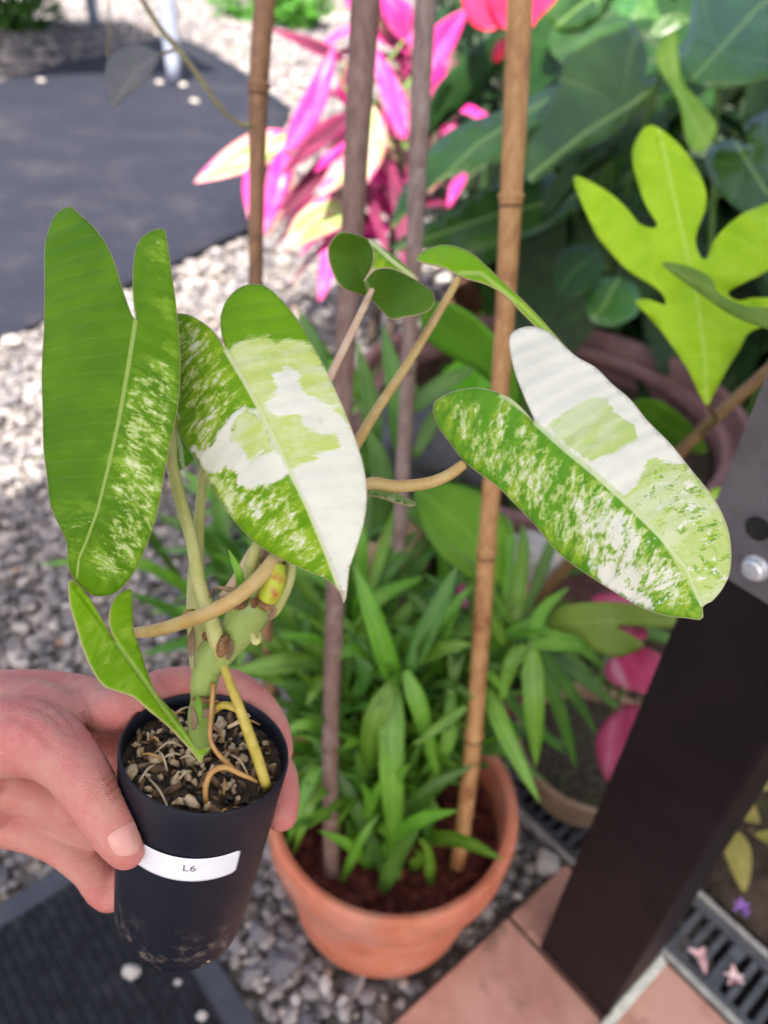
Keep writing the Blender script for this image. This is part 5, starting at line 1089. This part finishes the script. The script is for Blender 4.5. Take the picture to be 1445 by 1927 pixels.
# paler window inside the white patch and green islands are painted in the order they lie
L3o = [(1005, 793), (985, 745), (968, 700), (958, 652), (962, 628), (985, 616), (1010, 616), (1035, 628), (1060, 650), (1085, 672), (1120, 692), (1150, 722), (1185, 752), (1220, 795), (1260, 835), (1300, 885), (1340, 935), (1365, 985), (1374, 1030), (1372, 1075), (1360, 1105), (1340, 1130), (1322, 1141), (1320, 1165), (1290, 1163), (1250, 1158), (1200, 1140), (1150, 1110), (1100, 1078), (1050, 1040), (1010, 992), (975, 955), (935, 915), (900, 890), (873, 868), (850, 838), (826, 805), (815, 775), (820, 755), (850, 738), (890, 730), (925, 735), (960, 750), (985, 772)]
poly_leaf('leaf', L3o, [(1005, 795), (1060, 845), (1120, 895), (1180, 950), (1240, 1010), (1290, 1070), (1319, 1140)],
          [(1005, 795, .300), (960, 640, .320), (1040, 635, .318), (1180, 750, .302), (1320, 910, .286), (1372, 1040, .280), (1320, 1150, .276), (1180, 1130, .284), (1010, 990, .296), (880, 870, .308), (818, 775, .318), (890, 732, .314), (1120, 895, .285), (1240, 1010, .275), (1060, 845, .292)], M_L3, phil, 9, .0005, fold=-0.10,
          paint=[('speck', [(815, 735), (960, 740), (1010, 795), (1180, 950), (1318, 1140), (1310, 1165), (1150, 1110), (1000, 990), (860, 850)], .75), ('speck', [(1040, 930), (1140, 900), (1300, 1080), (1270, 1150), (1100, 1070)], .98), ('speck', [(820, 750), (930, 745), (960, 790), (850, 800)], .75),
                 ('pale', [(1008, 795), (940, 745), (930, 590), (1050, 590), (1200, 750), (1400, 900), (1400, 1130), (1318, 1140), (1240, 1010), (1180, 950), (1060, 845)], 1, 14), ('cream', [(1008, 795), (960, 745), (930, 590), (1050, 590), (1200, 750), (1290, 850), (1300, 880), (1220, 860), (1200, 905), (1175, 935), (1110, 880), (1055, 838)], 1, 16),
                 ('pale', [(1170, 935), (1200, 900), (1225, 862), (1300, 875), (1345, 935), (1375, 1010), (1380, 1080), (1350, 1130), (1320, 1130), (1290, 1070), (1240, 1010)], 1, 20),
                 ('mosaic', [(1240, 865), (1310, 885), (1375, 1000), (1375, 1095), (1330, 1135), (1290, 1050), (1250, 980)], .85), ('mosaic', [(1090, 940), (1150, 930), (1300, 1090), (1270, 1150), (1120, 1080)], .7), ('mosaic', [(1170, 935), (1240, 870), (1290, 1040)], .6), ('mosaic', [(820, 760), (940, 745), (1000, 800), (1100, 930), (1040, 980), (900, 870)], .22),
                 ('cream', [(1130, 950), (1150, 935), (1180, 985), (1185, 1040), (1160, 1045), (1140, 1000)], .8), ('cream', [(1110, 1058), (1150, 1060), (1190, 1055), (1200, 1090), (1225, 1130), (1240, 1155), (1190, 1138), (1140, 1105)], .95, 22), ('cream', [(1060, 955), (1085, 955), (1085, 985), (1065, 980)], .6), ('cream', [(965, 945), (1000, 950), (1010, 985), (985, 975)], .62), ('cream', [(1205, 1060), (1235, 1085), (1245, 1120), (1215, 1110)], .75),
                 ('nocream', [(1030, 803), (1068, 772), (1108, 748), (1145, 752), (1150, 772), (1190, 800), (1196, 825), (1150, 853), (1112, 868), (1062, 834)], 1, 12),
                 ('pale', [(1030, 803), (1068, 772), (1108, 748), (1145, 752), (1150, 772), (1190, 800), (1196, 825), (1150, 853), (1112, 868), (1062, 834)], 1, 12),
                 ('mosaic', [(1225, 880), (1290, 900), (1285, 965), (1235, 960)], .95)])
L4o = [(219, 1208), (200, 1180), (180, 1145), (163, 1118), (146, 1100), (134, 1090), (130, 1100), (132, 1135), (142, 1172), (155, 1215), (172, 1256), (195, 1290), (225, 1302), (252, 1312), (285, 1340), (312, 1362), (340, 1390), (362, 1415), (379, 1436), (384, 1420), (399, 1404), (372, 1410), (361, 1392), (345, 1370), (320, 1335), (292, 1302), (276, 1262), (263, 1220), (252, 1188), (250, 1150), (248, 1113), (240, 1109), (217, 1124), (206, 1158), (210, 1190)]
poly_leaf('leaf', L4o, [(219, 1209), (262, 1268), (310, 1338), (352, 1392), (378, 1428)], [(132, 1092, .268), (165, 1240, .258), (219, 1208, .272), (262, 1268, .268), (310, 1338, .268), (378, 1430, .276), (245, 1115, .284), (262, 1220, .278), (320, 1335, .274), (398, 1405, .282), (230, 1302, .258)], M_L4, phil, 7, .0005,
          paint=[('speck', [(130, 1085), (225, 1200), (260, 1300), (200, 1300), (140, 1180)], .55), ('speck', [(205, 1120), (250, 1110), (265, 1240), (225, 1205)], .6), ('pale', [(184, 1206), (206, 1208), (208, 1222), (188, 1220)], .8, 14), ('pale', [(225, 1205), (245, 1210), (240, 1235)], .75, 14), ('pale', [(330, 1365), (360, 1400), (380, 1432), (352, 1405)], .7, 18), ('pale', [(160, 1230), (185, 1240), (188, 1262)], .6, 14)])
# cupped leaf seen from below, with one lobe turned over
poly_leaf('leaf', [(696, 562), (672, 553), (642, 540), (626, 512), (618, 482), (622, 456), (640, 437), (664, 439), (690, 449), (702, 472), (700, 500), (682, 530), (704, 509), (726, 505), (752, 510), (782, 527), (810, 546), (818, 561), (811, 581), (790, 592), (762, 597), (736, 601), (715, 582)], [(694, 560), (692, 545), (688, 532)], [(694, 560, .350), (620, 480, .342), (640, 438, .336), (700, 470, .352), (690, 525, .352), (750, 512, .346), (816, 562, .334), (740, 600, .330), (645, 540, .338)], M_L5, phil, 8, .0005, ruffle=.003,
          paint=[('pale', [(690, 520), (705, 515), (700, 560), (690, 560)], .45), ('speck', [(700, 520), (720, 520), (720, 570), (700, 570)], .3)])
poly_leaf('leaf', [(684, 531), (700, 500), (703, 475), (692, 448), (722, 468), (752, 491), (775, 512), (789, 530), (765, 518), (740, 507), (722, 505), (704, 510)], [(694, 450), (735, 490), (785, 528)], [(692, 448, .342), (684, 531, .330), (785, 529, .342), (735, 490, .334), (720, 506, .331)], M_L2, phil, 7, .0005, paint=[('speck', [(690, 445), (790, 530), (690, 535)], .55)])
poly_leaf('leaf', [(784, 489), (800, 471), (840, 461), (882, 474), (912, 498), (945, 530), (978, 560), (1015, 598), (1045, 632), (1068, 660), (1050, 655), (1015, 622), (985, 592), (952, 558), (918, 537), (882, 526), (860, 517), (835, 504), (805, 497)], [(862, 515), (905, 515), (980, 575), (1064, 656)], [(786, 488, .358), (840, 465, .366), (862, 516, .352), (920, 510, .350), (985, 575, .346), (1066, 658, .338), (835, 503, .352)], M_L4, phil, 8, .0005, fold=.2, paint=[('speck', [(784, 489), (840, 460), (1000, 590), (880, 525)], .35), ('green', [(700, 400), (1100, 400), (1100, 700), (700, 700)], 1)])
poly_leaf('leaf', [(322, 790), (340, 815), (362, 852), (366, 866), (345, 882), (325, 888), (315, 850)], [(322, 790), (340, 840), (345, 880)], [(322, 790, .315), (366, 866, .312), (330, 885, .31)], M_L3, phil, 8, .0005, paint=[('speck', [(300, 780), (370, 780), (370, 890), (300, 890)], .7)])
poly_leaf('sheath', [(688, 918), (700, 897), (712, 892), (722, 915), (742, 925), (770, 940), (782, 946), (776, 953), (745, 946), (712, 936), (695, 932)], [(695, 920), (735, 932), (780, 948)], [(690, 918, .325), (735, 932, .318), (780, 948, .316), (705, 895, .33)], M_L5, phil, 6, .0005, fold=.4)

tp_ = lambda pts, m_, nm='petiole': pxtube(nm, pts, m_, phil, 12, 7)
tp_([(872, 874, .310, 20), (840, 896, .308, 22), (800, 910, .306, 23), (745, 915, .304, 24), (690, 911, .302, 24), (620, 950, .298, 24), (560, 1010, .290, 26), (520, 1075, .284, 30)], M_PET1)
tp_([(700, 545, .350, 12), (690, 567, .348, 14), (655, 640, .336, 15), (618, 718, .326, 16), (570, 850, .312, 18), (520, 980, .298, 22), (500, 1060, .290, 26)], M_PET3)
tp_([(866, 516, .354, 13), (845, 555, .352, 16), (770, 680, .342, 18), (710, 770, .332, 20), (665, 845, .322, 22), (600, 950, .306, 24), (540, 1050, .290, 26)], M_PET1)
tp_([(256, 606, .274, 16), (290, 690, .285, 18), (322, 800, .292, 20), (324, 870, .293, 22), (340, 940, .292, 24), (362, 1020, .288, 24), (374, 1090, .284, 26), (392, 1150, .280, 29), (410, 1210, .280, 32), (420, 1240, .290, 30)], M_PET2)
tp_([(424, 660, .282, 14), (400, 770, .294, 16), (383, 890, .302, 18), (377, 960, .302, 20), (370, 1060, .300, 30), (372, 1140, .296, 42), (378, 1205, .293, 46), (386, 1245, .297, 34)], M_PET2)
tp_([(224, 1207, .279, 8), (252, 1192, .288, 20), (290, 1187, .282, 24), (330, 1176, .276, 26), (400, 1150, .267, 28), (455, 1117, .268, 29), (495, 1080, .272, 29), (524, 1045, .279, 30)], M_PET1)
tp_([(420, 1125, .290, 20), (450, 1085, .288, 22), (475, 1040, .286, 20), (500, 1005, .290, 18)], M_PET3)
tp_([(462, 1100, .284, 26), (475, 1055, .282, 26), (488, 1020, .284, 22), (510, 980, .288, 18)], M_PET2)
tp_([(498, 1160, .290, 24), (516, 1145, .284, 28), (535, 1110, .282, 26), (546, 1080, .281, 22), (545, 1050, .282, 20), (520, 1000, .286, 18)], M_PET2)
# main stem: two fleshy internodes with scarred nodes
pxtube('stem', [(376, 1412, .304, 42), (377, 1375, .301, 44), (379, 1345, .299, 50), (382, 1318, .297, 46), (384, 1290, .294, 50), (392, 1250, .291, 56), (404, 1222, .289, 54), (418, 1200, .288, 44)], M_STEM, phil, 18, 7)
pxtube('stem', [(398, 1262, .291, 36), (425, 1222, .288, 52), (452, 1180, .286, 72), (474, 1142, .284, 82), (490, 1112, .283, 78), (500, 1090, .283, 60)], M_STEM, phil, 18, 7)
pxtube('sheath', [(492, 1140, .278, 30), (506, 1120, .276, 44), (518, 1090, .275, 42), (526, 1062, .276, 26)], M_SHEATH, phil, 14, 6)
def scar(x, y, d, w, h, rot=0.0):
    V, Fq = ico(3); V = V * np.array([1 + .22 * mnoise.noise(Vector(q * 3 + x)) for q in V])[:, None]
    c = at(x, y, d); xr = RM[:, 0] * math.cos(rot) + RM[:, 1] * math.sin(rot); yr = RM[:, 1] * math.cos(rot) - RM[:, 0] * math.sin(rot); s_ = d / F
    return mesh('node_scar', [c + xr * q[0] * w * s_ / 2 + yr * q[1] * h * s_ / 2 + RM[:, 2] * q[2] * h * s_ / 2.5 for q in V], Fq, M_SCAR, phil)
scar(450, 1137, .2745, 34, 22, -.1); scar(497, 1140, .2735, 40, 16, .6); scar(420, 1215, .278, 22, 46, .25); scar(388, 1197, .284, 14, 18); scar(386, 1318, .2895, 52, 12, .1); scar(478, 1135, .273, 12, 20)
M_HUSK = leaf_mat('papery_husk', (0.16, 0.09, 0.045), (0.30, 0.20, 0.11), (0.34, 0.25, 0.15), .7, .2, 3.0, .3)
for pts, w in [([(470, 1128, .276), (440, 1112, .273), (405, 1104, .275)], 12), ([(500, 1142, .2735), (512, 1150, .274), (508, 1168, .277)], 18), ([(430, 1240, .2835), (434, 1215, .280), (424, 1190, .279)], 13), ([(362, 1235, .286), (360, 1205, .285), (364, 1180, .288)], 14), ([(372, 1345, .2905), (395, 1340, .2885), (410, 1330, .2905)], 16), ([(440, 1128, .275), (462, 1118, .272), (478, 1112, .274)], 11), ([(364, 1372, .2925), (366, 1350, .2905), (360, 1330, .2915)], 14)]:
    px_ribbon('papery_husk', pts, w, M_HUSK, phil, twist=rng.uniform(-.8, .8), keel=.5)
px_ribbon('sheath_edge', [(362, 1262, .2865), (360, 1225, .286), (361, 1190, .289)], 9, M_L5, phil)
pxtube('bud', [(474, 1190, .272, 6), (480, 1206, .2705, 16), (487, 1204, .271, 12), (489, 1190, .274, 6)], M_PET2, phil, 10, 5)
px_ribbon('sheath_spike', [(456, 1112, .278), (448, 1075, .275), (431, 1035, .276)], 16, M_LIME2, phil)
px_ribbon('sheath_spike', [(372, 1310, .286), (375, 1335, .284), (378, 1362, .286)], 12, M_LIME2, phil)
pxtube('fibre', [(340, 1165, .278, 4), (352, 1150, .280, 6), (366, 1148, .284, 5)], M_ROOTO, phil, 6); pxtube('fibre', [(398, 1140, .281, 4), (420, 1125, .277, 6), (445, 1112, .276, 5)], M_SCAR, phil, 6)
pxtube('fibre', [(395, 1125, .28, 3), (407, 1106, .279, 4), (440, 1115, .277, 5)], M_SCAR, phil, 6)
pxtube('aerial_root', [(408, 1225, .294, 14), (420, 1250, .288, 17), (432, 1285, .286, 17), (450, 1330, .285, 19), (470, 1385, .286, 21), (486, 1430, .288, 21), (498, 1468, .291, 20), (504, 1488, .304, 18)], M_ROOTY, phil, 12)
pxtube('aerial_root', [(398, 1340, .292, 14), (420, 1327, .290, 15), (445, 1334, .290, 15), (462, 1350, .291, 13)], M_ROOTY, phil, 10)
pxtube('aerial_root', [(392, 1530, .296, 8), (388, 1508, .283, 10), (388, 1478, .281, 11), (400, 1452, .281, 12), (425, 1444, .282, 11), (450, 1455, .284, 10), (478, 1468, .288, 7), (486, 1474, .296, 5)], M_ROOTO, phil, 10)
pxtube('aerial_root', [(402, 1285, .288, 8), (398, 1340, .287, 9), (396, 1388, .287, 9), (408, 1415, .287, 9), (432, 1440, .286, 10), (445, 1452, .285, 8)], M_ROOTO, phil, 10)
pxtube('aerial_root', [(470, 1345, .289, 8), (450, 1358, .288, 9), (430, 1368, .289, 8)], M_ROOTW, phil, 8)
for k in range(26):
    w = rng.uniform(-180, 180); r_ = rng.uniform(.008, .027); a = potpt(w, mixh - .003, r_); b = potpt(w + rng.uniform(-40, 40), mixh - .0035, min(.029, max(.004, r_ + rng.uniform(-.01, .01)))); m_ = (a + b) / 2 - PA * .002
    tube('fine_root', [a, m_, b], [.0004, .0005, .0003], rng.choice([M_ROOTO, M_ROOTW, M_SCAR]), phil, 6, 4)

# ------------------------------------------------------------------ the hand
def chain(bm, pts, step=.33):
    C = catmull([np.append(p, r) for p, r in pts], 10); last = None
    for q in C:
        if last is not None and np.linalg.norm(q[:3] - last[:3]) < step * q[3]: continue
        bmesh.ops.create_icosphere(bm, subdivisions=2, radius=float(q[3]), matrix=Matrix.Translation(Vector(q[:3]))); last = q
    q = C[-1]; bmesh.ops.create_icosphere(bm, subdivisions=2, radius=float(q[3]), matrix=Matrix.Translation(Vector(q[:3])))
bm = bmesh.new()
A = lambda x, y, d, r: (at(x, y, d), r)
PP = lambda th, h, off, r: (potpt(th, h, prad(h) + off), r)
# thumb lies across the near side of the pot
chain(bm, [A(-120, 1420, .335, .021), A(-20, 1385, .322, .0185), A(70, 1392, .306, .0150), A(126, 1428, .295, .0123), A(172, 1490, .287, .0106), A(206, 1545, .2835, .0098), A(230, 1585, .2835, .0082), A(238, 1600, .284, .0070)])
chain(bm, [A(-140, 1350, .345, .019), A(-40, 1345, .335, .0175), A(60, 1352, .325, .0165), A(130, 1362, .320, .0115)])          # muscle of the web
# index, middle, ring, little finger go round the back
chain(bm, [A(-140, 1335, .355, .017), A(40, 1320, .345, .0145), A(150, 1318, .343, .0115), PP(-118, .004, .0095, .0095), PP(-150, .0035, .0092, .0088), PP(-185, .003, .0090, .0085), PP(-205, .006, .0078, .0080), PP(-222, .011, .0070, .0074), PP(-234, .017, .0058, .0064)])
chain(bm, [A(-140, 1400, .365, .018), A(30, 1395, .362, .0150), A(120, 1420, .362, .0115), PP(-125, .024, .0100, .0096), PP(-160, .0235, .0095, .0090), PP(-200, .024, .0090, .0087), PP(-232, .029, .0078, .0082), PP(-250, .034, .0062, .0078), PP(-260, .037, .0050, .0072)])
chain(bm, [A(-140, 1470, .368, .017), A(20, 1490, .368, .0140), A(110, 1515, .368, .0110), PP(-125, .046, .0100, .0096), PP(-165, .046, .0092, .0086), PP(-205, .044, .0088, .0082), PP(-235, .046, .0080, .0074)])
chain(bm, [A(-140, 1520, .366, .016), A(20, 1545, .364, .0125), A(105, 1580, .366, .0104), A(165, 1628, .367, .0095), A(220, 1678, .368, .0088), PP(-165, .080, .0090, .0080), PP(-195, .080, .0085, .0070)])
chain(bm, [A(-60, 1450, .360, .017), A(60, 1480, .358, .0135), A(130, 1530, .362, .0105), A(190, 1560, .366, .0090)])
chain(bm, [A(-420, 1450, .36, .026), A(-280, 1430, .355, .026), A(-140, 1420, .352, .024), A(-40, 1430, .350, .020)])
chain(bm, [A(-420, 1510, .365, .022), A(-280, 1500, .365, .022), A(-140, 1490, .362, .021), A(-30, 1500, .358, .018)])
me = bpy.data.meshes.new('hand_rough'); bm.to_mesh(me); bm.free()
tmp = bpy.data.objects.new('hand_rough', me); COL.objects.link(tmp)
md = tmp.modifiers.new('r', 'REMESH'); md.mode = 'VOXEL'; md.voxel_size = .0010
md = tmp.modifiers.new('s', 'SMOOTH'); md.factor = .5; md.iterations = 9
bpy.context.view_layer.update()
dg = bpy.context.evaluated_depsgraph_get(); hm_ = bpy.data.meshes.new_from_object(tmp.evaluated_get(dg)); hm_.name = 'hand'
COL.objects.unlink(tmp); bpy.data.objects.remove(tmp)
hV = np.empty(len(hm_.vertices) * 3, 'f'); hm_.vertices.foreach_get('co', hV); hV = hV.reshape(-1, 3).astype(float)
hN = np.empty(len(hm_.vertices) * 3, 'f'); hm_.vertices.foreach_get('normal', hN); hN = hN.reshape(-1, 3).astype(float)
# keep the flesh outside the pot wall: pressed skin flattens against it
q = hV - P0; hh = q @ PA; w = q - hh[:, None] * PA; rr = np.linalg.norm(w, axis=1); rw = R0 + (R1 - R0) * np.clip(hh, 0, PLEN) / PLEN + .0006
pen = (rr < rw) & (hh > -.001) & (hh < PLEN) & (rr > .012); hV[pen] += (w / rr[:, None])[pen] * (rw - rr)[pen][:, None]
hand_bvh = BVHTree.FromPolygons([Vector(p) for p in hV], [tuple(p.vertices) for p in hm_.polygons])
def hand_hit(x, y):
    r = Vector(ray(x, y)).normalized(); loc, nrm, *_ = hand_bvh.ray_cast(Vector(EYE), r); return (np.array(loc), np.array(nrm)) if loc is not None else (None, None)
cre = np.zeros(len(hV))
for line, wd, dp in [([(205, 1492), (228, 1474), (252, 1462)], .0010, 1.6), ([(202, 1478), (222, 1462), (243, 1450)], .0010, 1.4), ([(196, 1466), (215, 1452), (232, 1442)], .0009, 1.0), ([(212, 1506), (232, 1490), (250, 1482)], .0009, .8), ([(60, 1330), (100, 1350), (130, 1385)], .0012, 1.0), ([(90, 1320), (120, 1345), (150, 1390)], .0011, .9), ([(20, 1350), (60, 1370), (90, 1405)], .0011, .9), ([(150, 1300), (165, 1330), (172, 1360)], .0011, .9)]:
    for p in catmull(line, 12):
        l_, n_ = hand_hit(*p)
        if l_ is None: continue
        cre = np.maximum(cre, dp * np.exp(-((hV - l_) ** 2).sum(1) / wd ** 2))
hV = hV - hN * (cre * .00030)[:, None]
hm_.vertices.foreach_set('co', hV.astype('f').ravel()); hm_.update()
hm_.polygons.foreach_set('use_smooth', [True] * len(hm_.polygons))
a_ = hm_.attributes.new('crease', 'FLOAT', 'POINT'); a_.data.foreach_set('value', cre.astype('f'))
t = NT('skin'); p = t.pos(); cr = t.attr('crease').outputs['Fac']
cc = t.mix(t.step(t.noise(p, 42, 5, .65), .32, .68), (0.54, 0.250, 0.205), (0.52, 0.160, 0.145))
cc = t.mix(t.math('MULTIPLY', t.step(t.noise(p, 160, 5, .65), .45, .75), .35), cc, (0.58, 0.30, 0.25))
cc = t.mix(t.math('MULTIPLY', cr, .55), cc, (0.42, 0.12, 0.09))
vo = t.n('ShaderNodeTexVoronoi', feature='DISTANCE_TO_EDGE'); vo.inputs['Scale'].default_value = 900; t.l(p, vo.inputs['Vector'])
hgt = t.math('ADD', t.math('MULTIPLY', t.step(vo.outputs['Distance'], 0, .25), .8), t.math('MULTIPLY', t.noise(p, 210, 6, .7, 1.0), 2.4))
nb = t.bump(hgt, .42, .0006)
M_SKIN = t.done(t.bsdf(cc, t.math('ADD', .40, t.math('MULTIPLY', t.noise(p, 200, 3), .18)), nb, .42, **{'Subsurface Weight': .35, 'Subsurface Radius': (.009, .0028, .0016), 'Subsurface Scale': .5}))
hm_.materials.clear(); hand = link_obj('hand', hm_, M_SKIN)
tag(hand, 'bare hand gripping the black nursery pot, thumb in front and fingers behind', 'hand')
t = NT('nail'); p = t.pos()
M_NAIL = t.done(t.bsdf(t.mix(t.step(t.noise(p, 120, 3), .4, .7), (0.62, .31, .27), (.66, .37, .33)), .22, t.bump(t.noise(p, 300, 2), .05, .0004), .5, **{'Subsurface Weight': .2, 'Subsurface Radius': (.006, .002, .001), 'Subsurface Scale': .4}))
NO = catmull([(203, 1574), (222, 1559), (245, 1547), (257, 1543), (265, 1562), (270, 1580), (268, 1597), (258, 1609), (240, 1614), (222, 1612), (209, 1597)], 5, True)
NO = NO.mean(0) + (NO - NO.mean(0)) * .9 - np.array([3, 0])
ins = np.array([(x, y) for x in range(196, 280, 5) for y in range(1535, 1625, 5)], float); ins = ins[poly_sd(ins, NO) > 3]
vv, ee, ff, *_ = delaunay_2d_cdt([Vector(q) for q in np.r_[NO, ins]], [(i, (i + 1) % len(NO)) for i in range(len(NO))], [], 1, 1e-4)
P2 = np.array([tuple(q) for q in vv]); ed = np.abs(poly_sd(P2, NO)); nvx = []
for q, e in zip(P2, ed):
    l_, n_ = hand_hit(*q)
    if l_ is None: l_ = at(q[0], q[1], .28); n_ = toward(l_)
    nvx.append(l_ + toward(l_) * (.0001 + .0007 * min(1, e / 14)))
nf = [tuple(q) if np.cross(P2[q[1]] - P2[q[0]], P2[q[2]] - P2[q[0]]) < 0 else tuple(reversed(q)) for q in ff]
mesh('thumbnail', nvx, nf, M_NAIL, hand)
